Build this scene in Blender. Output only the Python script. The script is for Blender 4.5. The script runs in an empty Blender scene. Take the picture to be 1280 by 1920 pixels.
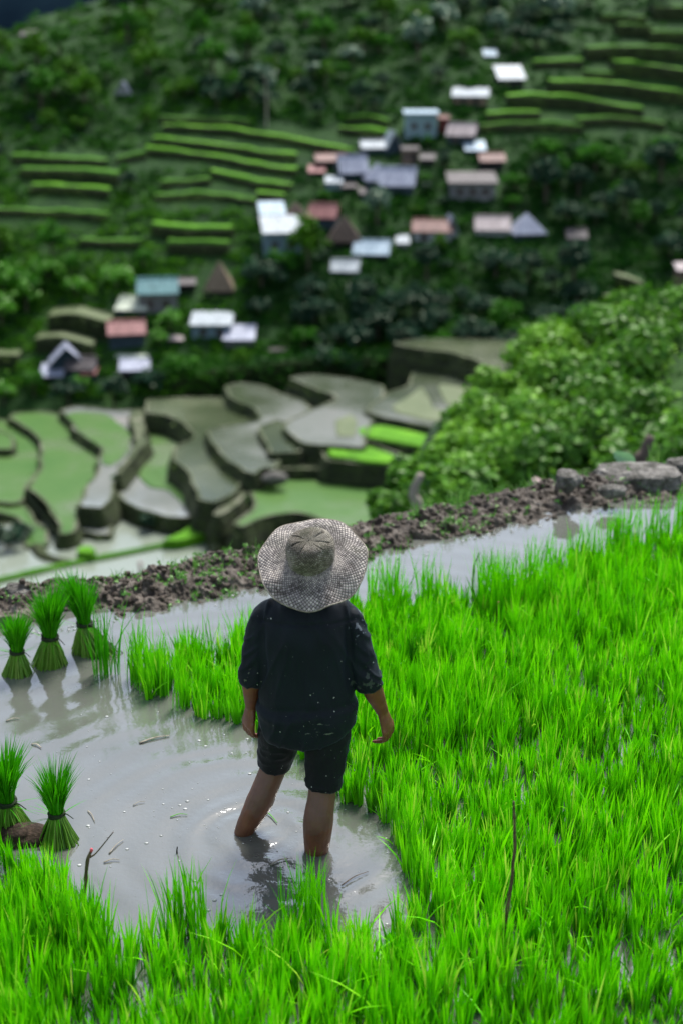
import bpy, math
import numpy as np
from mathutils import Vector
rng = np.random.default_rng(7)
S = bpy.context.scene
COL = S.collection
R = math.radians
sin, cos, pi = math.sin, math.cos, math.pi

# ------------------------------------------------------------------ camera geometry
H, PITCH, FPX = 3.24, R(20.0), 2667.0
FW = np.array([0, cos(PITCH), -sin(PITCH)]); UP = np.array([0, sin(PITCH), cos(PITCH)]); RT = np.array([1.0, 0, 0])
CAM = np.array([0, 0, H])
def ray(px, py):
    return FW + (px - 640) / FPX * RT - (py - 960) / FPX * UP
def atz(px, py, z=0.0):
    d = ray(px, py); return CAM + d * ((z - H) / d[2])
def atY(px, py, Y):
    d = ray(px, py); return CAM + d * (Y / d[1])
def depth(p):
    return float(np.dot(np.asarray(p) - CAM, FW))

# ------------------------------------------------------------------ numpy noise
def _h(i, j, k, s):
    n = (i * 374761393 + j * 668265263 + k * 2147483647 + s * 1274126177) & 0xffffffff
    n = ((n ^ (n >> 13)) * 1274126177) & 0xffffffff
    n = ((n ^ (n >> 15)) * 2246822519) & 0xffffffff
    return ((n ^ (n >> 16)) & 0xffffff) / float(0xffffff)
def vnoise(P, s=0):
    P = np.asarray(P, float)
    f = np.floor(P).astype(np.int64); t = P - f; t = t * t * (3 - 2 * t)
    r = 0
    for a in (0, 1):
        for b in (0, 1):
            for c in (0, 1):
                w = (t[..., 0] if a else 1 - t[..., 0]) * (t[..., 1] if b else 1 - t[..., 1]) * (t[..., 2] if c else 1 - t[..., 2])
                r = r + w * _h(f[..., 0] + a, f[..., 1] + b, f[..., 2] + c, s)
    return r * 2 - 1
def fbm(P, o=4, s=0, g=.5):
    P = np.asarray(P, float); r = 0; a = 1.0; t = 0
    for i in range(o):
        r = r + a * vnoise(P, s + i); t += a; P = P * 2.03 + 11.7; a *= g
    return r / t
def sstep(a, b, x):
    t = np.clip((x - a) / (b - a), 0, 1); return t * t * (3 - 2 * t)

# ------------------------------------------------------------------ object helpers
def tag(o, label=None, cat=None, group=None, kind=None):
    if label: o['label'] = label
    if cat: o['category'] = cat
    if group: o['group'] = group
    if kind: o['kind'] = kind
    return o
def link(o, parent=None):
    COL.objects.link(o)
    if parent is not None: o.parent = parent
    return o
def empty(name, loc, rz=0.0):
    o = bpy.data.objects.new(name, None); link(o)
    o.location = [float(c) for c in loc]; o.rotation_euler = (0, 0, rz); o.empty_display_size = .1
    return o
def mesh(name, V, F, mats, smooth=False, attrs=None, fmat=None):
    V = np.asarray(V, np.float32).reshape(-1, 3)
    if not isinstance(F, list): F = [F]
    F = [np.asarray(f, np.int32) for f in F if len(f)]
    me = bpy.data.meshes.new(name)
    me.vertices.add(len(V)); me.vertices.foreach_set('co', V.ravel())
    loops = np.concatenate([f.ravel() for f in F])
    tot = np.concatenate([np.full(len(f), f.shape[1], np.int32) for f in F])
    st = np.concatenate([[0], np.cumsum(tot)[:-1]]).astype(np.int32)
    me.loops.add(len(loops)); me.loops.foreach_set('vertex_index', loops)
    me.polygons.add(len(tot)); me.polygons.foreach_set('loop_start', st); me.polygons.foreach_set('loop_total', tot)
    me.polygons.foreach_set('use_smooth', np.full(len(tot), bool(smooth)))
    for m in (mats if isinstance(mats, (list, tuple)) else [mats]): me.materials.append(m)
    if fmat is not None: me.polygons.foreach_set('material_index', np.asarray(fmat, np.int32))
    for k, a in (attrs or {}).items():
        at = me.attributes.new(k, 'FLOAT', 'POINT'); at.data.foreach_set('value', np.asarray(a, np.float32))
    me.update(calc_edges=True); me.validate()
    return me
def mk(name, V, F, mats, parent=None, origin=(0, 0, 0), smooth=False, attrs=None, fmat=None):
    V = np.asarray(V, float).reshape(-1, 3) - np.asarray(origin, float)
    o = bpy.data.objects.new(name, mesh(name, V, F, mats, smooth, attrs, fmat)); link(o, parent)
    if parent is None: o.location = [float(c) for c in origin]
    return o
class MB:
    """collects shapes for one mesh"""
    def __init__(s): s.V = []; s.Q = []; s.T = []; s.n = 0; s.A = []
    def add(s, V, Q=None, T=None, a=None):
        V = np.asarray(V, float).reshape(-1, 3)
        if Q is not None and len(Q): s.Q.append(np.asarray(Q) + s.n)
        if T is not None and len(T): s.T.append(np.asarray(T) + s.n)
        s.V.append(V); s.n += len(V)
        s.A.append(np.broadcast_to(np.asarray(0.5 if a is None else a, float), (len(V),)))
        return s
    def box(s, lo, hi, M=None):
        x0, y0, z0 = lo; x1, y1, z1 = hi
        V = np.array([[x0, y0, z0], [x1, y0, z0], [x1, y1, z0], [x0, y1, z0], [x0, y0, z1], [x1, y0, z1], [x1, y1, z1], [x0, y1, z1]], float)
        if M is not None: V = M(V)
        return s.add(V, [[0, 3, 2, 1], [4, 5, 6, 7], [0, 1, 5, 4], [1, 2, 6, 5], [2, 3, 7, 6], [3, 0, 4, 7]])
    def tube(s, P, r, seg=10, ref=None, cap=True, a=None):
        P = np.asarray(P, float); n = len(P); r = np.asarray(r, float)
        if r.ndim == 0: r = np.full(n, float(r))
        if r.ndim == 1: r = np.stack([r, r], 1)
        T = np.gradient(P, axis=0); T /= np.linalg.norm(T, axis=1)[:, None] + 1e-9
        x = np.array(ref if ref is not None else (1, 0, 0) if abs(T[0][0]) < .8 else (0, 1, 0), float)
        ang = np.linspace(0, 2 * pi, seg, endpoint=False); rows = []
        for i in range(n):
            x = x - T[i] * np.dot(x, T[i]); x = x / (np.linalg.norm(x) + 1e-9); y = np.cross(T[i], x)
            rows.append(P[i] + np.outer(np.cos(ang) * r[i, 0], x) + np.outer(np.sin(ang) * r[i, 1], y))
        V = np.concatenate(rows); i = np.arange(n - 1)[:, None] * seg; j = np.arange(seg)[None]; k = (j + 1) % seg
        Q = np.stack([i + j, i + k, i + seg + k, i + seg + j], -1).reshape(-1, 4); Tt = None
        if cap:
            V = np.concatenate([V, P[:1], P[-1:]]); c0 = n * seg; j = np.arange(seg); k = (j + 1) % seg
            Tt = np.concatenate([np.stack([np.full(seg, c0), k, j], 1), np.stack([np.full(seg, c0 + 1), (n - 1) * seg + j, (n - 1) * seg + k], 1)])
        return s.add(V, Q, Tt, a)
    def ball(s, c, r, M=None, nu=16, nv=10):
        th = np.linspace(0, 2 * pi, nu, endpoint=False); ph = np.linspace(-pi / 2 + .15, pi / 2 - .15, nv)
        V = np.stack([np.outer(np.cos(ph), np.cos(th)), np.outer(np.cos(ph), np.sin(th)), np.outer(np.sin(ph), np.ones(nu))], -1).reshape(-1, 3) * np.asarray(r)
        if M is not None: V = M(V)
        V = V + np.asarray(c); i = np.arange(nv - 1)[:, None] * nu; j = np.arange(nu)[None]; k = (j + 1) % nu
        Q = np.stack([i + j, i + k, i + nu + k, i + nu + j], -1).reshape(-1, 4)
        V = np.concatenate([V, [V[:nu].mean(0)], [V[-nu:].mean(0)]]); c0 = nu * nv; j = np.arange(nu); k = (j + 1) % nu
        T = np.concatenate([np.stack([np.full(nu, c0), k, j], 1), np.stack([np.full(nu, c0 + 1), (nv - 1) * nu + j, (nv - 1) * nu + k], 1)])
        return s.add(V, Q, T)
    def arr(s):
        F = []
        if s.Q: F.append(np.concatenate(s.Q))
        if s.T: F.append(np.concatenate(s.T))
        return np.concatenate(s.V), F
    def build(s, name, mats, parent=None, origin=(0, 0, 0), smooth=False, tint=False):
        V, F = s.arr()
        return mk(name, V, F, mats, parent, origin, smooth, {'tint': np.concatenate(s.A)} if tint else None)
def crv(P, n):
    """smooth curve through points (any columns)"""
    P = np.asarray(P, float); m = len(P)
    if m == 2: return P[0] + np.linspace(0, 1, n)[:, None] * (P[1] - P[0])
    E = np.concatenate([[2 * P[0] - P[1]], P, [2 * P[-1] - P[-2]]]); t = np.linspace(0, m - 1, n); i = np.minimum(t.astype(int), m - 2); u = (t - i)[:, None]
    a, b, c, d = E[i], E[i + 1], E[i + 2], E[i + 3]
    return .5 * (2 * b + (c - a) * u + (2 * a - 5 * b + 4 * c - d) * u * u + (3 * b - a - 3 * c + d) * u ** 3)

# ------------------------------------------------------------------ materials
def nodes(name):
    m = bpy.data.materials.new(name); m.use_nodes = True; nt = m.node_tree; nt.nodes.clear()
    out = nt.nodes.new('ShaderNodeOutputMaterial')
    def N(t, **k):
        n = nt.nodes.new(t)
        for a, v in k.items(): setattr(n, a, v)
        return n
    def L(a, b): nt.links.new(a, b)
    return m, N, L, out
def c4(c): return (c[0], c[1], c[2], 1)
def ramp(N, stops):
    r = N('ShaderNodeValToRGB'); e = r.color_ramp.elements
    while len(e) < len(stops): e.new(.5)
    for i, (p, c) in enumerate(stops): e[i].position = p; e[i].color = c4(c)
    return r
def mat(name, stops, scale=4.0, rough=.8, bump=None, detail=5, stretch=None, spec=.3, metal=0, ior=1.45, rough2=None):
    m, N, L, out = nodes(name)
    b = N('ShaderNodeBsdfPrincipled'); L(b.outputs[0], out.inputs[0])
    b.inputs['Roughness'].default_value = rough; b.inputs['Specular IOR Level'].default_value = spec
    b.inputs['Metallic'].default_value = metal; b.inputs['IOR'].default_value = ior
    tc = N('ShaderNodeTexCoord'); src = tc.outputs['Object']
    if stretch:
        mp = N('ShaderNodeMapping'); mp.inputs['Scale'].default_value = stretch; L(src, mp.inputs[0]); src = mp.outputs[0]
    nz = N('ShaderNodeTexNoise'); nz.inputs['Scale'].default_value = scale; nz.inputs['Detail'].default_value = detail; nz.inputs['Roughness'].default_value = .6
    L(src, nz.inputs['Vector'])
    if len(stops) == 1: b.inputs['Base Color'].default_value = c4(stops[0][1])
    else:
        r = ramp(N, stops); L(nz.outputs['Fac'], r.inputs[0]); L(r.outputs[0], b.inputs['Base Color'])
    if rough2 is not None:
        mr = N('ShaderNodeMapRange'); mr.inputs['From Min'].default_value = .4; mr.inputs['From Max'].default_value = .6
        mr.inputs['To Min'].default_value = rough; mr.inputs['To Max'].default_value = rough2; L(nz.outputs['Fac'], mr.inputs[0]); L(mr.outputs[0], b.inputs['Roughness'])
    if bump:
        n2 = N('ShaderNodeTexNoise'); n2.inputs['Scale'].default_value = bump[0]; n2.inputs['Detail'].default_value = 6; L(src, n2.inputs['Vector'])
        bp = N('ShaderNodeBump'); bp.inputs['Strength'].default_value = bump[1]; bp.inputs['Distance'].default_value = bump[2]
        L(n2.outputs['Fac'], bp.inputs['Height']); L(bp.outputs[0], b.inputs['Normal'])
    return m
def leafmat(name, stops, trans=.4, gloss=.06, rough=.4):
    """foliage: colour by each leaf's own tint, light comes through it"""
    m, N, L, out = nodes(name)
    at = N('ShaderNodeAttribute', attribute_name='tint'); r = ramp(N, stops); L(at.outputs['Fac'], r.inputs[0])
    d = N('ShaderNodeBsdfDiffuse'); t = N('ShaderNodeBsdfTranslucent'); g = N('ShaderNodeBsdfGlossy'); g.inputs['Roughness'].default_value = rough
    L(r.outputs[0], d.inputs[0]); L(r.outputs[0], t.inputs[0]); g.inputs[0].default_value = (.9, 1, .8, 1)
    m1 = N('ShaderNodeMixShader'); m1.inputs[0].default_value = trans; L(d.outputs[0], m1.inputs[1]); L(t.outputs[0], m1.inputs[2])
    m2 = N('ShaderNodeMixShader'); m2.inputs[0].default_value = gloss; L(m1.outputs[0], m2.inputs[1]); L(g.outputs[0], m2.inputs[2])
    L(m2.outputs[0], out.inputs[0]); return m

GRASS = leafmat('rice_leaf', [(0, (.02, .14, .001)), (.45, (.12, .56, .001)), (.8, (.26, .80, .003)), (1, (.50, .70, .07))], .30, .02)
BUNDLE = leafmat('bundle_leaf', [(0, (.018, .14, .001)), (.5, (.05, .36, .001)), (1, (.13, .58, .004))], .3, .02)
STEM = leafmat('bundle_stem', [(0, (.06, .16, .012)), (.5, (.15, .34, .028)), (1, (.34, .50, .10))], .3, .04)
WEED = leafmat('weed_leaf', [(0, (.05, .17, .02)), (.6, (.09, .27, .03)), (1, (.19, .34, .08))], .35, .04)
LEAF_MID = leafmat('leaf_mid', [(0, (0.0080, 0.0504, 0.0030)), (.5, (0.0272, 0.1380, 0.0060)), (1, (0.0680, 0.2520, 0.0108))], .3, .012)
LEAF_DARK = leafmat('leaf_dark', [(0, (.005, .022, .012)), (.5, (.011, .046, .024)), (1, (.026, .085, .045))], .25, .02)
LEAF_OLIVE = leafmat('leaf_olive', [(0, (0.0128, 0.0540, 0.0030)), (.5, (0.0440, 0.1440, 0.0048)), (1, (0.0960, 0.2640, 0.0096))], .3, .012)
LEAF_LIME = leafmat('leaf_lime', [(0, (0.0320, 0.1440, 0.0030)), (.5, (0.0720, 0.2880, 0.0048)), (1, (0.1360, 0.4080, 0.0120))], .35, .04)
LEAF_PALE = leafmat('leaf_pale', [(0, (.02, .06, .03)), (.5, (.05, .13, .08)), (1, (.14, .24, .2))], .3, .08)
LEAF_NEAR = leafmat('leaf_near', [(0, (.022, .085, .007)), (.5, (.07, .215, .012)), (1, (.19, .41, .03))], .33, .02)
LEAF_TARO = leafmat('leaf_taro', [(0, (.06, .25, .05)), (.5, (.10, .33, .09)), (1, (.2, .42, .2))], .35, .1)
BARK = mat('bark', [(.3, (.05, .035, .025)), (.7, (.13, .10, .08))], 14, .9)
BARK_PALE = mat('bark_pale', [(.3, (.2, .16, .13)), (.7, (.36, .31, .27))], 9, .9)
MUD = mat('dyke_mud', [(.25, (.024, .018, .013)), (.48, (.06, .046, .034)), (.62, (.115, .094, .074)), (.8, (.28, .25, .215))], 9, .75, (55, .9, .02), 9, spec=.4, rough2=.6)
CLOD = mat('mud_clod', [(.3, (.024, .018, .013)), (.55, (.075, .058, .043)), (.8, (.25, .2, .17))], 16, .8, (90, .8, .01), 8)
ROCK = mat('rock', [(.25, (.03, .03, .022)), (.44, (.085, .08, .068)), (.55, (.16, .15, .135)), (.72, (.32, .30, .27))], 11, .9, (30, 1, .05), 10)
BED = mat('mud_bed', [(.3, (.08, .07, .05)), (.7, (.14, .12, .09))], 5, .8)
SOIL = mat('root_soil', [(.3, (.018, .012, .008)), (.7, (.065, .042, .028))], 40, .9, (80, .8, .01))
STRAW = mat('straw', [(.3, (.12, .10, .07)), (.7, (.33, .30, .24))], 40, .7)
TIE = mat('tie_cord', [(.3, (.006, .012, .005)), (.7, (.03, .05, .016))], 60, .8)
TWIG = mat('twig', [(.3, (.035, .022, .014)), (.7, (.17, .11, .07))], 25, .85, (60, .6, .005))
TWIG_DARK = mat('twig_dark', [(.3, (.008, .007, .006)), (.7, (.03, .024, .02))], 25, .7)
BUD = mat('bud', [(.3, (.5, .06, .09)), (.7, (.65, .15, .17))], 30, .5)
FOAM = mat('foam', [(.4, (.25, .26, .25)), (.7, (.5, .51, .5))], 30, .35, spec=.6)

# ------------------------------------------------------------------ terrain
GD = np.array([9.5, 12, 25, 60, 110, 150, 188, 200, 210, 240, 280, 318, 340, 700, 1200.0])
GZ = np.array([-3.0, -6, -16, -40, -60, -62, -61, -53, -46.5, -30, -11, 3.0, 7, 0, -60.0])
def hillz(X, Y, noise=True):
    X = np.asarray(X, float); Y = np.asarray(Y, float)
    z = np.interp(Y, GD, GZ)
    cap = -1.4 + (X + 61) * .42 - (Y - 318) * .5 * (Y > 318)
    z = np.where(Y > 230, np.minimum(z, cap + 0.0), z)
    sp = -7.6 + .62 * np.clip(X, -20, 7.5) - .02 * (Y - 28) ** 2 - 4 * np.clip(1.9 - X, 0, 9)
    z = np.where(Y < 70, np.maximum(z, sp), z)
    if noise:
        w = sstep(195, 215, Y)
        z = z + w * 1.6 * fbm(np.stack([X / 22, Y / 22, 0 * X], -1), 3, 5)
    return z
def hitpx(px, py, d0=188, d1=700):
    """where the pixel's ray meets the hill"""
    d = ray(px, py); Y = np.arange(d0, d1, .5); P = CAM + np.outer(Y / d[1], d)
    below = P[:, 2] < hillz(P[:, 0], P[:, 1])
    return P[np.argmax(below)] if below.any() else None
gx = np.concatenate([np.arange(-60, 60, 1.5), np.arange(60, 420, 6)]); gx = np.unique(np.concatenate([-gx, gx, np.arange(-170, 170, 2.5)]))
gy = np.unique(np.concatenate([np.arange(9.6, 40, 1.0), np.arange(40, 190, 5), np.arange(190, 345, 2.0), np.arange(345, 1200, 30)]))
X, Y = np.meshgrid(gx, gy); V = np.stack([X, Y, hillz(X, Y)], -1).reshape(-1, 3); w = len(gx)
i, j = np.meshgrid(np.arange(len(gy) - 1), np.arange(w - 1), indexing='ij'); a = (i * w + j).ravel()
HILLM = mat('hill_ground', [(.25, (.007, .026, .006)), (.5, (.013, .048, .007)), (.75, (.028, .075, .010))], .25, .95, (1.2, .8, .5), 8)
tag(mk('hill', V, np.stack([a, a + 1, a + w + 1, a + w], 1), HILLM, smooth=True), kind='structure')
# far mountain, distance haze painted into its bluish forest colour
mx = np.linspace(-4500, 4500, 120); my = np.linspace(1250, 2600, 50); X, Y = np.meshgrid(mx, my)
Z = -80 + 330 * np.sin(np.clip((Y - 1250) / 1350, 0, 1) * pi) ** .8 + 60 * fbm(np.stack([X / 250, Y / 250, 0 * X], -1), 4, 40)
i, j = np.meshgrid(np.arange(49), np.arange(119), indexing='ij'); a = (i * 120 + j).ravel()
tag(mk('mountain', np.stack([X, Y, Z], -1).reshape(-1, 3), np.stack([a, a + 1, a + 121, a + 120], 1),
       mat('hazy_mountain_forest', [(.3, (.004, .009, .016)), (.7, (.008, .018, .026))], .02, 1, spec=0), smooth=True), kind='structure')

# ------------------------------------------------------------------ valley terraces
WALL = mat('terrace_wall', [(.25, (.014, .017, .010)), (.45, (.03, .037, .017)), (.6, (.042, .06, .018)), (.72, (.055, .058, .04)), (.85, (.10, .10, .08))], .7, .95, (2.5, 1, .3), 8, stretch=(1, 1, 1.6))
BUND = mat('bund', [(.35, (.035, .055, .02)), (.5, (.075, .09, .045)), (.65, (.16, .165, .115))], .45, .85)
def pond(name, stops, rough, scale=.12, rough2=None, spec=.7): return mat(name, stops, scale, rough, (1.3, .12, .1), 6, spec=spec, rough2=rough2)  # mud, grey and green ponds: tone contrast also paints in sky and hill reflections
P_PALE = pond('pond_pale', [(.3, (.17, .20, .15)), (.7, (.24, .27, .22))], .12, .05)
P_MUD = pond('pond_mud', [(.4, (.028, .042, .016)), (.5, (.05, .066, .03)), (.62, (.10, .115, .065))], .18, .06)
P_GREY = pond('pond_grey', [(.38, (.05, .065, .035)), (.5, (.10, .115, .085)), (.6, (.19, .20, .18))], .16, .05)
P_WHITE = mat('pond_white', [(.3, (.16, .175, .16)), (.7, (.24, .25, .235))], .12, .04, (1.3, .08, .1), 6, spec=.5, ior=2.0)
P_GREEN = pond('pond_green', [(.36, (.04, .115, .014)), (.5, (.065, .14, .028)), (.64, (.12, .165, .085))], .45, .10, .25, .25)
P_OLIVE = pond('pond_olive', [(.3, (.07, .10, .035)), (.7, (.12, .145, .07))], .6, .3, spec=.3)
RICE_FAR = mat('far_rice', [(.3, (.05, .16, .006)), (.55, (.09, .26, .010)), (.75, (.14, .34, .018))], .3, .8, (3, .6, .3), spec=.15)
RICE_FAR2 = mat('far_rice_dull', [(.3, (.03, .11, .008)), (.7, (.07, .20, .012))], .5, .85, (3, .6, .3), spec=.15)
Z1 = lambda x, y: (x / 3.556, 720 + y / 3.556)
Z2 = lambda x, y: (240 + x / 3.556, 680 + y / 3.556)
Z3 = lambda x, y: (480 + x / 2.37, 620 + y / 2.37)
Z0 = lambda x, y: (x, y)
LIPS = []
def chaikin(P, n=2):
    P = np.asarray(P, float)
    for _ in range(n):
        Q = np.roll(P, -1, 0); P = np.stack([.75 * P + .25 * Q, .25 * P + .75 * Q], 1).reshape(-1, 2)
    return P
def inset(P, d):
    A = np.roll(P, 1, 0); B = np.roll(P, -1, 0); t = B - A; t /= np.linalg.norm(t, axis=1)[:, None] + 1e-9
    n = np.stack([-t[:, 1], t[:, 0]], 1)
    ar = np.sum(P[:, 0] * np.roll(P[:, 1], -1) - np.roll(P[:, 0], -1) * P[:, 1])
    return P + n * d * (1 if ar > 0 else -1)
def zl(z): return -48 + (z + 48) * 1.22
def terrace(zf, pts, z, m, rim=.3, drop=15, cut=2):
    z = zl(z)
    P = np.array([atz(*zf(*p), z)[:2] for p in pts]); P = chaikin(np.stack([P, (P + np.roll(P, -1, 0)) / 2], 1).reshape(-1, 2), cut)
    w = np.column_stack([P / 3.5, np.full(len(P), z)]); P = P + .55 * np.column_stack([fbm(w, 3, 13), fbm(w, 3, 14)]); LIPS.append((np.column_stack([P, np.full(len(P), z)]), 4.2)); n = len(P)
    I = inset(P, rim); k = np.arange(n); q = (k + 1) % n
    O = inset(P, -.8)
    col = lambda p, zz: np.column_stack([p, np.full(n, zz)])
    V = np.concatenate([col(inset(P, -1.5), z - drop), col(O, z - 2.0), col(P, z), col(P, z + .14), col(I, z + .14), col(I, z + .03)])
    F = [np.stack([a * n + k, a * n + q, (a + 1) * n + q, (a + 1) * n + k], 1) for a in range(5)]
    tp = (5 * n + k)[None]
    me = mk('terrace', V, F + [tp], [WALL, BUND, m], fmat=[0] * n * 3 + [1] * n * 2 + [2])
    return tag(me, kind='structure')
def patch(zf, pts, z, m, h=.25, name='young_rice'):
    z = zl(z - .1) + .1
    P = np.array([atz(*zf(*p), z)[:2] for p in pts]); P = chaikin(np.stack([P, (P + np.roll(P, -1, 0)) / 2], 1).reshape(-1, 2), 2); n = len(P); k = np.arange(n); q = (k + 1) % n
    V = np.concatenate([np.column_stack([P, np.full(n, z)]), np.column_stack([inset(P, .15), np.full(n, z + h)])])
    return tag(mk(name, V, [np.stack([k, q, n + q, n + k], 1), (n + k)[None]], m), kind='stuff')
terrace(Z0, [(-900, 1180), (-900, 975), (60, 985), (200, 965), (420, 940), (800, 880), (820, 1180)], -52.8, P_PALE)
terrace(Z0, [(470, 905), (520, 875), (640, 880), (800, 900), (830, 1010), (640, 990), (560, 962), (500, 968), (455, 990), (440, 985), (480, 950)], -49.5, P_GREEN)
terrace(Z1, [(130, 780), (190, 840), (240, 920), (330, 1000), (345, 1080), (180, 1090), (170, 1060), (195, 960), (90, 890), (0, 860), (-120, 840), (-120, 740)], -52.6, P_GREEN)
terrace(Z1, [(-120, 230), (60, 250), (130, 290), (240, 370), (290, 430), (290, 520), (225, 650), (170, 715), (140, 795), (60, 800), (-120, 780)], -52.3, P_GREEN)
terrace(Z1, [(-140, 220), (0, 300), (70, 345), (108, 385), (105, 420), (70, 440), (-140, 430)], -51.6, P_GREEN)
terrace(Z1, [(60, 225), (110, 190), (300, 190), (480, 220), (580, 380), (700, 500), (700, 560), (670, 650), (580, 760), (530, 850), (500, 985), (440, 1005), (395, 1000), (390, 935), (300, 800), (200, 705), (172, 695), (207, 670), (267, 560), (274, 400), (250, 350), (150, 280)], -51.5, P_GREEN)
terrace(Z1, [(385, 185), (520, 150), (720, 170), (900, 180), (935, 330), (905, 440), (845, 560), (775, 650), (750, 770), (690, 838), (530, 822), (560, 740), (600, 650), (640, 570), (655, 500), (690, 432), (600, 385), (520, 335), (480, 265), (440, 225)], -50.5, P_WHITE)
patch(Z1, [(430, 205), (520, 185), (720, 200), (880, 330), (860, 440), (800, 510), (740, 545), (690, 535), (680, 500), (700, 435), (610, 380), (535, 330), (495, 260)], -50.4, P_GREEN, .1)
terrace(Z1, [(885, 170), (965, 170), (965, 330), (990, 380), (935, 445), (885, 505), (835, 585), (785, 610), (835, 530), (885, 440), (915, 370), (885, 300)], -49.7, BUND, .2)
terrace(Z1, [(980, 290), (1200, 280), (1350, 400), (1350, 880), (1240, 900), (1100, 893), (900, 832), (780, 755), (800, 680), (840, 590), (900, 480), (970, 390)], -51.3, P_WHITE)
patch(Z1, [(1000, 300), (1200, 300), (1300, 400), (1330, 870), (1245, 830), (1190, 765), (1120, 705), (1000, 690), (945, 640), (905, 585), (865, 580), (905, 495), (980, 395)], -51.2, P_GREEN, .1)
terrace(Z1, [(505, 965), (700, 905), (755, 935), (745, 1010), (640, 1008), (520, 980)], -52.3, P_WHITE, .25)
terrace(Z2, [(122, 300), (135, 250), (400, 235), (700, 240), (900, 400), (870, 600), (840, 800), (790, 790), (740, 835), (690, 885), (570, 938), (465, 922), (440, 835), (385, 725), (300, 645), (305, 575), (400, 530), (440, 480), (390, 430), (250, 350), (130, 342)], -49.1, P_MUD)
terrace(Z2, [(635, 165), (760, 140), (900, 160), (1250, 290), (1150, 420), (1020, 640), (970, 720), (910, 705), (860, 752), (785, 735), (650, 635), (560, 545), (528, 458), (680, 425), (850, 395), (880, 365), (855, 310), (700, 255)], -48.0, P_GREY)
terrace(Z2, [(862, 430), (1000, 380), (1200, 500), (1160, 602), (940, 612), (915, 560)], -47.4, P_MUD)
terrace(Z3, [(135, 212), (260, 195), (420, 215), (580, 250), (550, 330), (490, 470), (490, 525), (330, 515), (195, 502), (106, 418), (355, 308), (345, 288), (220, 250)], -46.8, P_GREY)
patch(Z3, [(350, 400), (420, 370), (450, 400), (440, 470), (360, 470)], -46.7, P_OLIVE, .08)
terrace(Z3, [(440, 440), (560, 410), (900, 490), (890, 545), (700, 526), (440, 482)], -47.1, P_MUD, .3)
patch(Z3, [(450, 440), (560, 425), (890, 500), (870, 540), (700, 518), (455, 472)], -46.9, RICE_FAR)
terrace(Z3, [(285, 540), (330, 505), (520, 505), (660, 560), (650, 608), (480, 600), (295, 575)], -47.4, P_MUD, .3)
patch(Z3, [(315, 540), (360, 520), (500, 520), (625, 565), (600, 597), (480, 588), (330, 563)], -47.2, RICE_FAR)
terrace(Z3, [(488, 368), (510, 318), (600, 276), (680, 243), (690, 185), (800, 195), (1000, 235), (1080, 330), (960, 465), (880, 455), (740, 424), (600, 398)], -46.4, P_GREY)
patch(Z3, [(600, 335), (680, 290), (735, 245), (765, 300), (785, 345), (880, 365), (900, 415), (740, 396), (620, 366)], -46.3, P_OLIVE, .08)
patch(Z3, [(800, 235), (980, 262), (1040, 330), (930, 350), (840, 330)], -46.3, P_OLIVE, .08)
terrace(Z3, [(600, 60), (700, 40), (900, 40), (1290, 50), (1290, 280), (1140, 245), (1050, 175), (960, 125), (850, 98), (700, 80)], -43.9, P_MUD)
terrace(Z0, [(400, 966), (438, 935), (462, 905), (480, 890), (484, 905), (474, 926), (442, 952), (412, 970)], -49.6, BUND, .2)
terrace(Z0, [(470, 882), (520, 872), (610, 876), (612, 882), (520, 880), (480, 892)], -48.6, BUND, .2)
terrace(Z0, [(340, 1200), (345, 1085), (400, 1055), (450, 1030), (530, 1003), (620, 960), (820, 940), (820, 1200)], -52.2, P_PALE)
# bunds across the lowest flats
def bund(pts, w=1.0, h=.5, m=RICE_FAR2, z=-52.75):
    z = zl(z - .05) + .05; P = crv([atz(*p, z) for p in pts], 40); b = MB(); b.tube(P, np.column_stack([np.full(40, w), np.full(40, h)]) * (1 + .25 * fbm(P / 3, 2, 3)[:, None]), 8, ref=(1, 0, 0))
    return tag(b.build('bund', m, smooth=True), kind='structure')
bund([(-60, 1104), (0, 1090), (130, 1060), (250, 1036), (340, 1018)], .6)
bund([(68, 1026), (85, 1045), (128, 1057)], .7, m=WALL)
bund([(345, 1083), (400, 1054), (450, 1029), (530, 1003)], .7, z=-52.2)
bund([(400, 1030), (440, 1012), (500, 987), (560, 970)], .5, m=BUND, z=-52.3)
patch(Z0, [(300, 1030), (345, 1010), (372, 985), (402, 975), (432, 985), (450, 1002), (400, 1014), (340, 1030)], -52.7, RICE_FAR, 1.0)
patch(Z0, [(142, 1052), (150, 1040), (170, 1038), (184, 1046), (178, 1054)], -52.7, RICE_FAR, 1.0)

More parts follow.
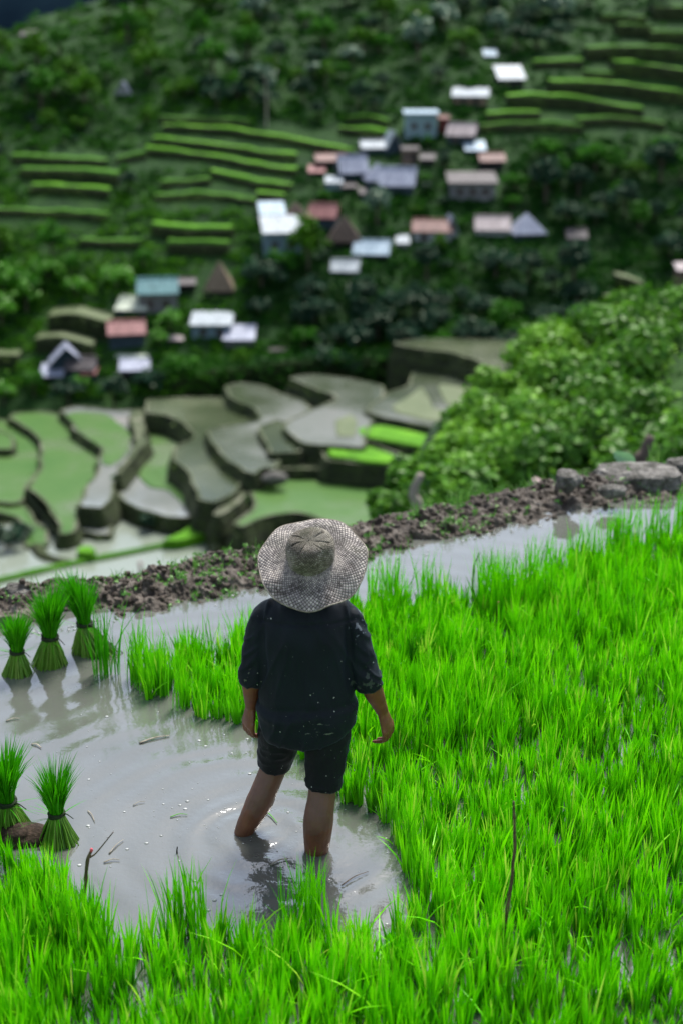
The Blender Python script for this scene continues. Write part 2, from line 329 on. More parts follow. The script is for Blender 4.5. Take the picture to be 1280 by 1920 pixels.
# ------------------------------------------------------------------ hillside terraces
TERR = []; SCR = []
def hterr(lip, wall, m=RICE_FAR2, back=7.0):
    n = 24; L_ = crv(lip, n); pts = []
    for x, y in L_:
        b = hitpx(x, y + wall)
        p = atY(x, y, b[1]); pts.append(p)
    P = np.array(pts)
    for q in range(3): P[1:-1] = (P[:-2] + 2 * P[1:-1] + P[2:]) / 4
    LIPS.append((P, 3.0)); P = P + [0, 0, 0]
    B = P + [0, back, 0]; D = P - [0, 0, 12]; DB = B - [0, 0, 12]
    rh = (.38 * (.6 + 1.2 * fbm(P / 5, 2, 23)).clip(.05, 1.3))[:, None] * np.array([0, 0, 1.0]) if m in (RICE_FAR, RICE_FAR2) else np.zeros(3); P1 = P + [0, .2, .15]; P2 = P1 + [0, .15, 0] + rh; B = B + [0, 0, .15] + rh
    V = np.concatenate([D, P, P1, P2, B, DB]); k = np.arange(n - 1)
    F = [np.stack([a * n + k, a * n + k + 1, (a + 1) * n + k + 1, (a + 1) * n + k], 1) for a in range(5)]
    e = np.array([[0, n, 4 * n, 5 * n], [n - 1, 2 * n - 1, 5 * n - 1, 6 * n - 1]])
    tag(mk('terrace', V, F + [e], [WALL, BUND2 if m is not HILLM else HILLM, m], fmat=[0] * 2 * (n - 1) + [2 if m in (RICE_FAR, RICE_FAR2) else 1] * (n - 1) + [2] * (n - 1) + [0] * (n - 1) + [0, 0]), kind='structure')
    x = [p[0] for p in lip]; y = [p[1] for p in lip]
    if m is HILLM:
        q = rng.integers(0, n - 1, 900); SCR.append(P[q] + (P[q + 1] - P[q]) * rng.random((900, 1)) + np.column_stack([np.zeros(900), rng.uniform(-.3, 6.5, 900), np.full(900, .2)]))
        q = rng.integers(0, n - 1, 700); SCR.append(P[q] + (P[q + 1] - P[q]) * rng.random((700, 1)) - np.column_stack([np.zeros(700), rng.uniform(.1, .5, 700), rng.uniform(0, 6, 700)]))
    if m is not HILLM: TERR.append((min(x), min(y) - 9, max(x), max(y) + wall))
BUND2 = mat('grass_bund', [(.3, (.035, .07, .012)), (.7, (.09, .13, .03))], .5, .9)
G_, D_ = RICE_FAR, RICE_FAR2
for lip, wl, m in [
    ([(306, 236), (380, 240), (445, 246)], 12, G_), ([(445, 246), (540, 260), (617, 275), (662, 284)], 13, G_),
    ([(287, 262), (370, 268), (460, 279)], 12, G_), ([(460, 279), (490, 286), (557, 292)], 13, G_),
    ([(272, 281), (370, 290), (430, 299)], 12, G_), ([(430, 299), (482, 310), (557, 320)], 13, G_),
    ([(396, 322), (445, 335), (490, 344), (548, 348)], 12, G_), ([(482, 363), (534, 367)], 12, G_),
    ([(636, 240), (700, 248), (745, 254)], 13, G_), ([(650, 222), (690, 220), (728, 230)], 11, G_),
    ([(285, 424), (360, 432), (438, 430)], 20, G_), ([(315, 458), (430, 460)], 20, D_),
    ([(38, 320), (130, 321), (222, 331)], 18, D_), ([(58, 350), (140, 352), (205, 359)], 16, G_),
    ([(1149, 118), (1236, 125), (1300, 136)], 26, G_), ([(1030, 155), (1152, 157), (1211, 166), (1300, 178)], 24, G_),
    ([(950, 181), (1055, 184), (1136, 195), (1206, 207)], 22, G_), ([(1099, 92), (1190, 88), (1300, 96)], 24, D_),
    ([(1000, 117), (1092, 115)], 14, G_), ([(1218, 60), (1300, 64)], 22, D_), ([(1225, 12), (1300, 15)], 26, D_), ([(1155, 47), (1222, 50)], 22, D_),
    ([(912, 215), (1012, 212)], 16, G_), ([(1155, 518), (1180, 524), (1208, 536)], 26, P_OLIVE), ([(1134, 557), (1176, 569)], 20, P_OLIVE),
    ([(90, 594), (140, 590), (205, 606)], 36, P_OLIVE), ([(66, 637), (112, 633), (174, 649)], 30, P_OLIVE), ([(-30, 665), (34, 668)], 26, P_OLIVE),
    ([(325, 712), (450, 690), (600, 676), (745, 672)], 46, HILLM), ([(832, 622), (950, 616), (1035, 638)], 30, HILLM),
    ([(300, 222), (380, 224), (470, 229)], 10, D_), ([(218, 300), (275, 290)], 10, D_), ([(300, 345), (395, 338)], 10, D_), ([(290, 370), (380, 366), (470, 373)], 10, D_), ([(900, 236), (1000, 234), (1092, 239)], 14, D_),
    ([(1095, 137), (1150, 140)], 12, D_), ([(1080, 226), (1160, 223), (1245, 233)], 14, D_), ([(-20, 394), (100, 398), (205, 406)], 12, D_), ([(20, 296), (110, 298), (200, 302)], 12, D_), ([(150, 452), (265, 456)], 14, D_), ([(1125, 30), (1212, 33)], 14, D_),
    ([(440, 372), (482, 378)], 10, D_)]:
    hterr(lip, wl, m)
C, W_ = [], []
for P, hgt in LIPS:
    E = np.roll(P, -1, 0) - P if len(P) > 24 else np.diff(P, axis=0, append=P[-1:])
    ln = np.minimum(np.linalg.norm(E, axis=1), 8)
    for k in range(len(P)):
        c = int(ln[k] * 20)
        if c: C.append(P[k] + E[k] * rng.random((c, 1)) + rng.normal(0, .2, (c, 3)) * [1, 1, .5] - np.array([0, .45, 0]) - np.column_stack([np.zeros((c, 2)), hgt * rng.random(c) ** 1.2]))
C = np.concatenate(C); n = len(C); v = rng.normal(size=(n, 3)) * .5 + [0, -.5, .5]; v /= np.linalg.norm(v, axis=1)[:, None]
tw = np.clip(.42 + .8 * fbm(C / 5, 3, 17) + rng.normal(0, .14, n), 0, 1)
WALLGRASS = leafmat('wall_grass', [(0, (.012, .018, .008)), (.42, (.026, .042, .011)), (.72, (.055, .10, .016)), (1, (.11, .18, .03))], .25, .01)
TGRASS = (C, v, tw, n)
def rotz(a): c, s = cos(a), sin(a); return np.array([[c, -s, 0], [s, c, 0], [0, 0, 1.0]])

# ------------------------------------------------------------------ houses
def rm(name, a, b, rough=.55, spec=.3): return mat(name, [(.28, tuple(x * .45 for x in a)), (.45, a), (.65, b), (.8, (.16, .11, .09))], .9, rough, (6, .3, .05), 8, stretch=(2.5, .7, .7), spec=spec)
RF = {'white': rm('roof_white', (.29, .33, .36), (.43, .47, .49)), 'cream': rm('roof_cream', (.42, .47, .37), (.6, .64, .52)),
      'lavender': rm('roof_lavender', (.26, .28, .36), (.40, .42, .50)), 'blue': rm('roof_blue', (.30, .40, .48), (.42, .52, .58)),
      'rust': rm('roof_rust', (.13, .05, .04), (.22, .09, .075)), 'pink': rm('roof_pink', (.23, .09, .085), (.32, .14, .135)),
      'teal': rm('roof_teal', (.06, .17, .18), (.11, .25, .26)), 'thatch': mat('thatch', [(.3, (.06, .045, .035)), (.7, (.15, .11, .09))], 2, .95, (5, 1, .1), stretch=(1, 1, .3)),
      'tan': mat('thatch_tan', [(.3, (.13, .095, .065)), (.7, (.24, .185, .13))], 2, .95, (5, 1, .1), stretch=(1, 1, .3)),
      'dull': rm('roof_dull', (.07, .06, .06), (.12, .10, .10)), 'pinkwhite': rm('roof_pinkwhite', (.28, .23, .23), (.42, .36, .36))}
WL = {'dark': mat('plank_dark', [(.3, (.014, .013, .014)), (.7, (.04, .036, .036))], 2, .9), 'blue': mat('wall_blue', [(.3, (.13, .19, .24)), (.7, (.20, .27, .32))], 1, .8),
      'navy': mat('wall_navy', [(.3, (.02, .035, .05)), (.7, (.045, .07, .085))], 1, .8), 'grey': mat('wall_grey', [(.3, (.12, .12, .125)), (.7, (.2, .2, .2))], 1, .9),
      'pale': mat('wall_pale', [(.3, (.30, .30, .32)), (.7, (.42, .42, .43))], 1, .8), 'brown': mat('wall_brown', [(.3, (.13, .09, .065)), (.7, (.22, .155, .115))], 1, .9),
      'red': mat('wall_red', [(.3, (.10, .022, .018)), (.7, (.17, .05, .04))], 1, .8), 'paleblue': mat('wall_paleblue', [(.3, (.16, .24, .26)), (.7, (.22, .31, .33))], 1, .8)}
GLASSD = mat('window_dark', [(.3, (.03, .02, .022)), (.7, (.06, .045, .045))], 1, .3)
FRAME = mat('frame_wood', [(.3, (.10, .08, .07)), (.7, (.17, .14, .12))], 3, .8)
HRECT = []
def slab(pts, t=.14):
    """thick roof plane from a quad or triangle"""
    P = np.array(pts, float); n = len(P); k = np.arange(n); q = (k + 1) % n
    V = np.concatenate([P, P - [0, 0, t]]); b = MB()
    Qs = np.stack([k, n + k, n + q, q], 1)
    if n == 4: b.add(V, np.concatenate([[[0, 1, 2, 3], [7, 6, 5, 4]], Qs]))
    else: b.add(V, Qs, [[0, 1, 2], [5, 4, 3]])
    return b
def house(cx, ytop, yeave, ybase, w, typ, roof, wall, label, yaw=0, win=1, stilts=False, dpf=.75, name='house', cat='house', chim=False):
    HRECT.append((cx - w / 2, ytop, cx + w / 2, ybase))
    h = hitpx(cx, ybase)
    Y = h[1]; m = depth(h) / FPX; W = w * m; dp = float(np.clip(dpf * W, 2.5, 6.5))
    ze = atY(cx, yeave, Y)[2] - h[2]
    zr = atY(cx, ytop, Y + dp * (.5 if typ in ('gable', 'hip', 'gabley') else 1))[2] - h[2]
    zr = max(zr, ze + .25)
    r = tag(empty(name, h, R(yaw)), label, cat)
    b = MB(); wx = W * .45
    zb = ze * .42 if stilts else -4.0
    b.box((-wx, .3, zb), (wx, dp - .3, ze - .10))
    if typ == 'gable':
        for sx in (-1, 1):
            T = np.array([[sx * wx * .99, .5, ze - .15], [sx * wx * .99, dp - .5, ze - .15], [sx * wx * .99, dp / 2, zr - .25]]); b.add(np.concatenate([T, T - [sx * .15, 0, 0]]), [[0, 1, 4, 3], [1, 2, 5, 4], [2, 0, 3, 5]], [[0, 1, 2], [5, 4, 3]])
    if typ == 'gabley':
        for yy in (.31, dp - .31):
            T = np.array([[-wx, yy, ze - .12], [wx, yy, ze - .12], [0, yy, zr - .2]]); b.add(np.concatenate([T, T + [0, .1, 0]]), [[0, 1, 4, 3], [1, 2, 5, 4], [2, 0, 3, 5]], [[0, 1, 2], [5, 4, 3]])
    b.build('wall', WL[wall], r)
    x = W / 2; o = .45; s = MB()
    def addslab(*p): V, F = slab(p).arr(); s.add(V, F[0], F[1] if len(F) > 1 else None)
    if typ == 'gable':
        addslab((-x, -o, ze), (x, -o, ze), (x, dp / 2, zr), (-x, dp / 2, zr)); addslab((-x, dp / 2 + .02, zr), (x, dp / 2 + .02, zr), (x, dp + o, ze), (-x, dp + o, ze))
    elif typ == 'gabley':
        addslab((-x, -o, ze), (-.01, -o, zr), (-.01, dp + o, zr), (-x, dp + o, ze)); addslab((.01, -o, zr), (x, -o, ze), (x, dp + o, ze), (.01, dp + o, zr))
    elif typ == 'hip':
        c = (0, dp / 2, zr); q = [(-x, -o, ze), (x, -o, ze), (x, dp + o, ze), (-x, dp + o, ze)]
        for k in range(4): addslab(q[k], q[(k + 1) % 4], c)
    else:
        addslab((-x, -o, ze), (x, -o, ze), (x, dp + o, zr), (-x, dp + o, zr))
    rf = s.build('roof', RF[roof], r)
    if typ in ('gable',):
        q = MB(); q.box((-x, dp / 2 - .2, zr - .02), (x, dp / 2 + .22, zr + .07)); q.build('ridge_cap', RF[roof], rf)
    hh = ze - max(zb, 0)
    if win and hh > .9:
        zc = max(zb, 0) + hh * .52
        for k in range(win):
            xc = (k + .5) / win * 1.7 * wx - .85 * wx if win > 1 else -.4 * wx
            ww = min(.5, wx * .35); q = MB(); wh = min(.55, hh * .3)
            q.box((xc - ww, .20, zc - wh), (xc + ww, .297, zc - wh + .1)); q.box((xc - ww, .20, zc + wh - .1), (xc + ww, .297, zc + wh))
            q.box((xc - ww, .202, zc - wh + .1), (xc - ww + .1, .297, zc + wh - .1)); q.box((xc + ww - .1, .202, zc - wh + .1), (xc + ww, .297, zc + wh - .1))
            f = q.build('window', FRAME, r); g = MB(); g.box((xc - ww + .1, .25, zc - wh + .1), (xc + ww - .1, .297, zc + wh - .1)); g.build('pane', GLASSD, f)
        if win == 1:
            q = MB(); q.box((.2 * wx, .24, max(zb, 0) + .05), (.2 * wx + min(.9, wx * .6), .297, max(zb, 0) + hh * .8)); q.build('door', WL['dark'], r)
    if stilts:
        for sx in (-1, 1):
            for yy in (.6, dp - .6):
                q = MB(); q.tube([(sx * wx * .85, yy, -3), (sx * wx * .85, yy, zb + .05)], .16, 8); q.build('post', FRAME, r)
        q = MB(); q.box((-wx * 1.04, .1, zb - .2), (wx * 1.04, dp - .1, zb - .003)); q.build('deck', FRAME, r)
    return r
for a in [
    (958, 122, 148, 168, 54, 'shed', 'white', 'dark', 'white roofed shed highest on the right, in front of the upper terraces', 8),
    (880, 164, 180, 200, 70, 'shed', 'white', 'brown', 'long white lean-to roof just above the two storey block house', -6),
    (788, 207, 212, 264, 66, 'flat', 'blue', 'paleblue', 'two storey pale blue block house with flat top at the top of the village', 0, 2),
    (831, 216, 222, 250, 22, 'flat', 'rust', 'red', 'red brown annex against the right side of the pale block house', 0, 0),
    (862, 230, 254, 274, 56, 'gable', 'pinkwhite', 'navy', 'navy walled house with pinkish white roof right of the block house', -15),
    (890, 264, 281, 292, 40, 'shed', 'blue', 'navy', 'small pale blue tin roof low to the right of the navy house', 0, 0),
    (738, 244, 278, 292, 34, 'gabley', 'white', 'navy', 'steep white gable touching the left side of the block house', 20, 0),
    (700, 262, 277, 290, 50, 'gable', 'white', 'navy', 'low white roof left of the steep white gable', 5, 0),
    (768, 274, 280, 310, 34, 'flat', 'dull', 'brown', 'tan walled hut below the pale block house', 0, 1),
    (622, 287, 301, 316, 60, 'gable', 'rust', 'dark', 'dark house with thin rust roof at the left end of the upper cluster', 8, 0),
    (664, 290, 324, 340, 56, 'gable', 'lavender', 'navy', 'lavender gable roof in the middle of the upper cluster', 12, 0),
    (712, 304, 338, 356, 50, 'hip', 'lavender', 'navy', 'lavender hipped roof behind the broad pale roof', 15, 0),
    (742, 312, 348, 366, 70, 'gable', 'lavender', 'navy', 'broad pale roof at the lower right of the upper cluster', -10, 0),
    (594, 309, 322, 332, 32, 'shed', 'pink', 'dark', 'small faded pink roof at the left edge of the upper cluster', 0, 0),
    (626, 330, 342, 360, 32, 'shed', 'white', 'paleblue', 'small white roofed hut with pale blue wall under the rust roof', 0, 0),
    (922, 285, 302, 322, 50, 'gable', 'rust', 'dark', 'rust roofed hut above the long dark stone-walled house', 5, 0),
    (885, 322, 342, 380, 94, 'flat', 'dull', 'grey', 'long dark house on a grey stone wall right of the upper cluster', 0, 3),
    (512, 378, 401, 420, 50, 'shed', 'blue', 'blue', 'bluish roofed hut behind the large white roofed house', 8, 0),
    (554, 378, 406, 414, 44, 'hip', 'thatch', 'dark', 'brown thatched hut between white and rust roofs', 0, 0),
    (604, 381, 408, 434, 56, 'gable', 'pink', 'navy', 'rusty pink roof in the middle cluster with dark blue wall', -10, 0),
    (531, 404, 436, 486, 76, 'shed', 'white', 'blue', 'large white roofed house on tall pale blue walls', 8, 2),
    (645, 402, 452, 468, 64, 'hip', 'thatch', 'dark', 'large brown thatched pyramid hut below the rusty pink roof', 0, 0),
    (694, 449, 476, 486, 70, 'gable', 'blue', 'dark', 'pale blue tin roof right of the thatched pyramid hut', -8, 0),
    (646, 486, 508, 516, 54, 'gable', 'white', 'dark', 'lone white roof lowest of the middle cluster', -5, 0),
    (808, 410, 434, 458, 76, 'gable', 'rust', 'pale', 'rust roofed house with pale walls and a lavender gable beside it', -6, 2),
    (846, 402, 438, 452, 26, 'gabley', 'lavender', 'pale', 'narrow lavender gable attached right of the rust roofed house', 10, 0),
    (754, 440, 455, 468, 26, 'shed', 'white', 'pale', 'tiny white roof left below the rust roofed house', 0, 0),
    (922, 404, 431, 446, 68, 'gable', 'pinkwhite', 'pale', 'low house with rust and white roof next to the lavender pyramid roof', -4, 0),
    (992, 398, 438, 452, 66, 'hip', 'lavender', 'navy', 'lavender pyramid roof at the right end of the middle row', 10, 0),
    (1080, 428, 446, 460, 40, 'gable', 'dull', 'dark', 'dull brownish roof half lost among trees far right', 0, 0),
    (411, 488, 544, 562, 58, 'hip', 'tan', 'dark', 'tan thatched pyramid granary standing alone on posts', 0, 0, True),
    (298, 520, 550, 592, 78, 'gable', 'teal', 'grey', 'teal roofed house with grey walls on the left', 6, 2),
    (247, 554, 580, 596, 62, 'shed', 'cream', 'navy', 'cream roofed hut left below the teal roof', -5, 0),
    (240, 600, 626, 656, 72, 'gable', 'pink', 'navy', 'curved rusty pink roof below the upper cream roof', 10, 0),
    (249, 649, 668, 676, 62, 'shed', 'cream', 'navy', 'cream roof low on the left above a lavender lean-to', 0, 0),
    (254, 671, 693, 716, 58, 'shed', 'lavender', 'dark', 'lavender lean-to roof under the lower cream roof', 6, 0),
    (128, 644, 682, 706, 68, 'gabley', 'lavender', 'navy', 'tall lavender gable of the lowest left house group', 12, 0),
    (98, 682, 704, 726, 46, 'shed', 'lavender', 'dark', 'pale lean-to at the left corner of the lowest house group', 0, 0),
    (152, 668, 692, 716, 58, 'gable', 'dull', 'navy', 'rusty grey roof in front of the tall lavender gable', -4, 0),
    (168, 688, 700, 722, 28, 'shed', 'pink', 'navy', 'small red roofed porch at the right of the lowest house group', 0, 0),
    (397, 584, 608, 640, 80, 'shed', 'white', 'blue', 'white roofed house with blue wall above the dark bank', 0, 2),
    (449, 609, 636, 656, 60, 'shed', 'lavender', 'grey', 'grey lean-to roof right of the white roofed blue house', 0, 0),
    (231, 152, 176, 182, 32, 'gabley', 'lavender', 'pale', 'small lone lavender house high on the left hillside', 0, 0),
    (52, 56, 66, 74, 30, 'shed', 'dull', 'grey', 'tiny grey roof near the ridge at top left', 0, 0),
    (918, 92, 104, 112, 26, 'shed', 'blue', 'grey', 'tiny pale roof in the trees above the highest shed', 0, 0),
    (1286, 492, 506, 556, 44, 'shed', 'pinkwhite', 'brown', 'tan walled hut cut off by the right edge', 0, 0),
    (655, 340, 350, 362, 30, 'shed', 'dull', 'dark', 'small dark shed under the lavender gable of the upper cluster', 6, 0),
    (800, 286, 298, 314, 30, 'gable', 'dull', 'dark', 'small dark roof among the trees below the navy house', -8, 0),
    (690, 352, 362, 374, 34, 'shed', 'dull', 'navy', 'low dark shed below the lavender hipped roof', 4, 0),
    (572, 418, 430, 446, 30, 'shed', 'dull', 'dark', 'dark lean-to between the large white roofed house and the thatched pyramid', 0, 0),
    (352, 520, 532, 548, 34, 'gable', 'dull', 'dark', 'small dark roof between the teal house and the tan granary', 5, 0),
    (330, 628, 636, 648, 30, 'shed', 'pinkwhite', 'dark', 'small pale shed left of the white roofed blue house', 0, 0),
    (520, 646, 656, 668, 34, 'shed', 'dull', 'grey', 'small grey shed on the dark bank below the village', 0, 0),
    ]:
    house(*a)

# ------------------------------------------------------------------ trees
def unit(n): v = rng.normal(size=(n, 3)); return v / np.linalg.norm(v, axis=1)[:, None]
def leafquads(C, size, nrm, tint, asp=.6, bend=.25):
    """pointed leaves as bent diamonds"""
    n = len(C); a = unit(n); t = np.cross(nrm, a); t /= np.linalg.norm(t, axis=1)[:, None] + 1e-9; b = np.cross(nrm, t)
    s = np.broadcast_to(np.asarray(size, float), (n,))[:, None]
    V = np.stack([C - t * s * .5, C + b * s * asp * .5 - nrm * s * bend * .3, C + t * s * .5 - nrm * s * bend, C - b * s * asp * .5 - nrm * s * bend * .3], 1).reshape(-1, 3)
    k = np.arange(n)[:, None] * 4; return V, np.concatenate([k + [0, 1, 2], k + [0, 2, 3]]), np.repeat(tint, 4)
def crown(b, c, rad, ncl, per, leaf, up=.5, tint0=0.0, cl=.34, droop=.2):
    c = np.asarray(c, float); rad = np.asarray(rad, float)
    D = unit(ncl); D[:, 2] = np.where(D[:, 2] < -.3, -D[:, 2] * .5, D[:, 2])
    K = c + D * rad * (.35 + .6 * rng.random((ncl, 1)) ** .6)
    cr = rad.mean() * cl * (.6 + .8 * rng.random(ncl)); ct = rng.normal(0, .14, ncl)
    for q in range(ncl):
        d = unit(per); P = K[q] + d * cr[q] * (.3 + .7 * rng.random((per, 1)) ** .5) * [1, 1, .75]
        nr = d * .6 + unit(per) * .5 + [0, 0, up]; nr /= np.linalg.norm(nr, axis=1)[:, None]
        V, T, t = leafquads(P, leaf * (.6 + .8 * rng.random(per)), nr, np.clip(.5 + tint0 + ct[q] + rng.normal(0, .16, per), 0, 1), .62, droop)
        b.add(V, None, T, t)
def trunk(b, h, r, limbs, spread):
    b.tube(crv([(0, 0, -1.5), (r * .5, 0, h * .3), (-r * .4, r * .3, h * .65), (0, 0, h)], 9), np.linspace(r * 1.3, r * .45, 9), 8)
    for k in range(limbs):
        a = k * 2.4 + .5; z = h * (.55 + .4 * k / limbs); d = np.array([cos(a), sin(a), .7]) * spread
        b.tube(crv([(0, 0, z), np.array([0, 0, z]) + d * .5, np.array([0, 0, z + .15 * spread]) + d], 6), np.linspace(r * .5, r * .12, 6), 6)
CM, TM = {}, {}
def proto(kind, leafm, v):
    shapes = [((3.0, 3.0, 2.3), 3.6), ((2.4, 2.4, 3.0), 4.2), ((3.6, 3.2, 1.9), 2.9)]
    rad, h = shapes[v]
    b = MB(); crown(b, (0, 0, h), rad, 34, 26, .62)
    V, F = b.arr(); CM[kind, v] = mesh('crown', V, F, leafm, False, {'tint': np.concatenate(b.A)})
    b = MB(); trunk(b, h, .2, 5, 1.6); V, F = b.arr(); TM[v] = mesh('trunk', V, F, BARK, True)
KINDS = {'mid': LEAF_MID, 'dark': LEAF_DARK, 'olive': LEAF_OLIVE, 'lime': LEAF_LIME, 'pale': LEAF_PALE}
for kd, lm in KINDS.items():
    for v in range(3): proto(kd, lm, v)
def tree(p, kind, v, sc, label, group=None, name='tree', cat='tree', sq=1.0):
    r = tag(empty(name, p, rng.random() * 6.28), label, cat, group); r.scale = (sc * sq, sc * sq, sc)
    for nm, me in (('trunk', TM[v]), ('crown', CM[kind, v])):
        link(bpy.data.objects.new(nm, me), r)
    return r
TPL = {}
def clear_of(x0, y0, x1, y1, pad=0):
    for (a, b, c, d) in HRECT:
        if x1 > a - pad and x0 < c + pad and y1 > b - pad + 2 and y0 < d - .32 * (d - b): return False
    for (a, b, c, d) in TERR:
        if x1 > a + 6 and x0 < c - 6 and y1 > b and y0 < d - 5: return False
    return True
def region(x, y):
    """which kinds grow where, and what a tree there is called"""
    if y > 520 and x > 480: return ['dark', 'dark', 'dark', 'mid'], 'dark teal tree in the wood between village and flooded terraces', 'trees of the wood below the village'
    if x < 470 and y > 370: return ['mid', 'lime', 'olive', 'lime', 'lime', 'mid'], 'fresh green tree on the scrubby left slope', 'trees on the left slope'
    if x > 880 and y > 215: return (['mid', 'mid', 'dark', 'olive'] if y < 345 else ['dark', 'dark', 'mid', 'dark']), 'tree on the wooded slope right of the village', 'trees on the right slope'
    if y < 215: return (['mid', 'olive', 'olive', 'dark', 'mid'] if x < 420 else ['dark', 'dark', 'mid', 'olive', 'dark', 'pale']), 'tree on the upper hillside above the village', 'trees on the upper hillside'
    return ['mid', 'dark', 'dark', 'olive', 'mid'], 'small tree among the village houses', 'trees among the houses'
placed = []
def try_tree(x, y, rr=None):
    h = hitpx(x, y)
    if h is None or h[1] > 345 or (x < 190 and y < 95): return
    kinds, lab, grp = region(x, y)
    v = int(rng.integers(3)); sc = rng.uniform(.5, 1.15) * (1.0 if grp != 'trees among the houses' else .5)
    m = FPX / depth(h); hw, hh = 2.9 * sc * m, 6.0 * sc * m
    if not clear_of(x - hw, y - hh, x + hw, y): return
    for (a, b, c) in placed:
        if abs(a - x) < .75 * (hw + c) * .62 and abs(b - y) < .42 * (hw + c) * .62: return
    placed.append((x, y, hw))
    tree(h, kinds[int(rng.integers(len(kinds)))], v, sc, lab, grp)
# trees one can tell apart
for (x, y, kd, v, sc, lab) in [
    (578, 512, 'olive', 1, 1.25, 'drooping olive palm-like tree in front of the large white roofed house'),
    (152, 732, 'lime', 2, .5, 'yellow green shrub in front of the lowest house group'),
    (303, 622, 'lime', 0, .38, 'small bright yellow shrub beside the curved rusty pink roof'),
    (300, 655, 'lime', 0, .55, 'light green bush right of the lower cream roof'),
    (1040, 40, 'pale', 2, 1.2, 'silvery tree in the dark hollow at the top right'),
    (930, 32, 'pale', 0, 1.3, 'large pale crowned tree at the top, right of centre'),
    (782, 118, 'pale', 1, 1.2, 'spiky pale palm-like crown above the two storey block house'),
    (706, 425, 'pale', 1, .9, 'blue green banana-like tree above the pale blue tin roof'),
    (8, 765, 'lime', 0, .7, 'bright green bush at the left edge above the terraces'),
    (130, 765, 'dark', 0, .8, 'dark tree under the lowest house group'),
    (215, 770, 'dark', 1, .8, 'dark teal tree below the lavender lean-to'),
    (285, 740, 'dark', 2, .85, 'broad dark tree right of the lavender lean-to'),
    (65, 745, 'mid', 0, .7, 'green tree left below the lowest house group'),
    ]:
    h = hitpx(x, y); tree(h, kd, v, sc, lab); placed.append((x, y, 2.9 * sc * FPX / depth(h) * .7))
for _ in range(5200):
    if len(placed) > 278: break
    try_tree(rng.uniform(-60, 1340), rng.uniform(-10, 735))
# tall slender tree
h = hitpx(500, 240); m = depth(h) / FPX
r = tag(empty('tree', h), 'tall slender tree with bare pale trunk above the terraces, left of the village', 'tree')
b = MB(); b.tube(crv([(0, 0, -1), (.1, 0, 4), (0, 0, 100 * m)], 10), np.linspace(.22, .1, 10), 8); b.build('trunk', BARK_PALE, r)
b = MB(); crown(b, (0, 0, 103 * m), (2.2, 2.2, 1.0), 12, 24, .6); b.build('crown', LEAF_PALE, r, tint=True)
# undergrowth over the slopes
pts = []
for _ in range(15000):
    x, y = rng.uniform(-80, 1360), rng.uniform(-25, 745)
    if _ >= 9000: x = rng.uniform(-620, -80) if rng.random() < .5 else rng.uniform(1360, 1900)
    if not clear_of(x - 5, y - 14, x + 5, y): continue
    h = hitpx(x, y)
    if h is not None and h[1] < (400 if -80 < x < 1360 else 345): pts.append((*h, x, y))
pts = np.array(pts); NS = 26; C = np.repeat(pts[:, :3], NS, 0); mr = np.repeat(rng.uniform(.5, 1.0, len(pts)) + 1.1 * rng.random(len(pts)) ** 3, NS)[:, None]
dm = unit(len(C)); dm[:, 2] = np.abs(dm[:, 2]); C = C + dm * mr * [1.2, 1.2, .85] * (.55 + .45 * rng.random((len(C), 1)))
C = np.concatenate([C] + [np.repeat(q, 3, 0) + rng.normal(0, 1, (3 * len(q), 3)) * [1, 1, .35] + [0, 0, .35] for q in SCR]); n = len(C)
nr = unit(n) * .7 + [0, -.1, .7]; nr /= np.linalg.norm(nr, axis=1)[:, None]
warm = np.repeat(np.where((pts[:, 3] < 470) & (pts[:, 4] > 370), .32, 0) + np.where((pts[:, 3] < 480) & (pts[:, 4] <= 370), .10, 0) + np.where(pts[:, 3] > 560, -.12, 0) + .3 * fbm(pts[:, :3] / 14, 3, 9) + rng.normal(0, .11, len(pts)), NS); warm = np.concatenate([warm, .1 + .5 * fbm(C[len(warm):] / 6, 3, 9)])
V, T, t = leafquads(C, rng.uniform(.4, .85, n), nr, np.clip(.46 + warm + rng.normal(0, .14, n), 0, 1))
SCRUB = leafmat('scrub_leaf', [(0, (.004, .028, .007)), (.4, (.014, .072, .007)), (.7, (.034, .135, .008)), (1, (.075, .215, .012))], .3, .006)
tag(mk('undergrowth', V, T, SCRUB, attrs={'tint': t}), 'low tangled scrub and grass covering the hillside', 'undergrowth', kind='stuff')
C, v, tw, n = TGRASS; V, T, t = leafquads(C, rng.uniform(.22, .6, n), v, tw)
tag(mk('terrace_grass', V, T, WALLGRASS, attrs={'tint': t}), 'weeds and moss growing over the terrace walls', 'grass', kind='stuff')
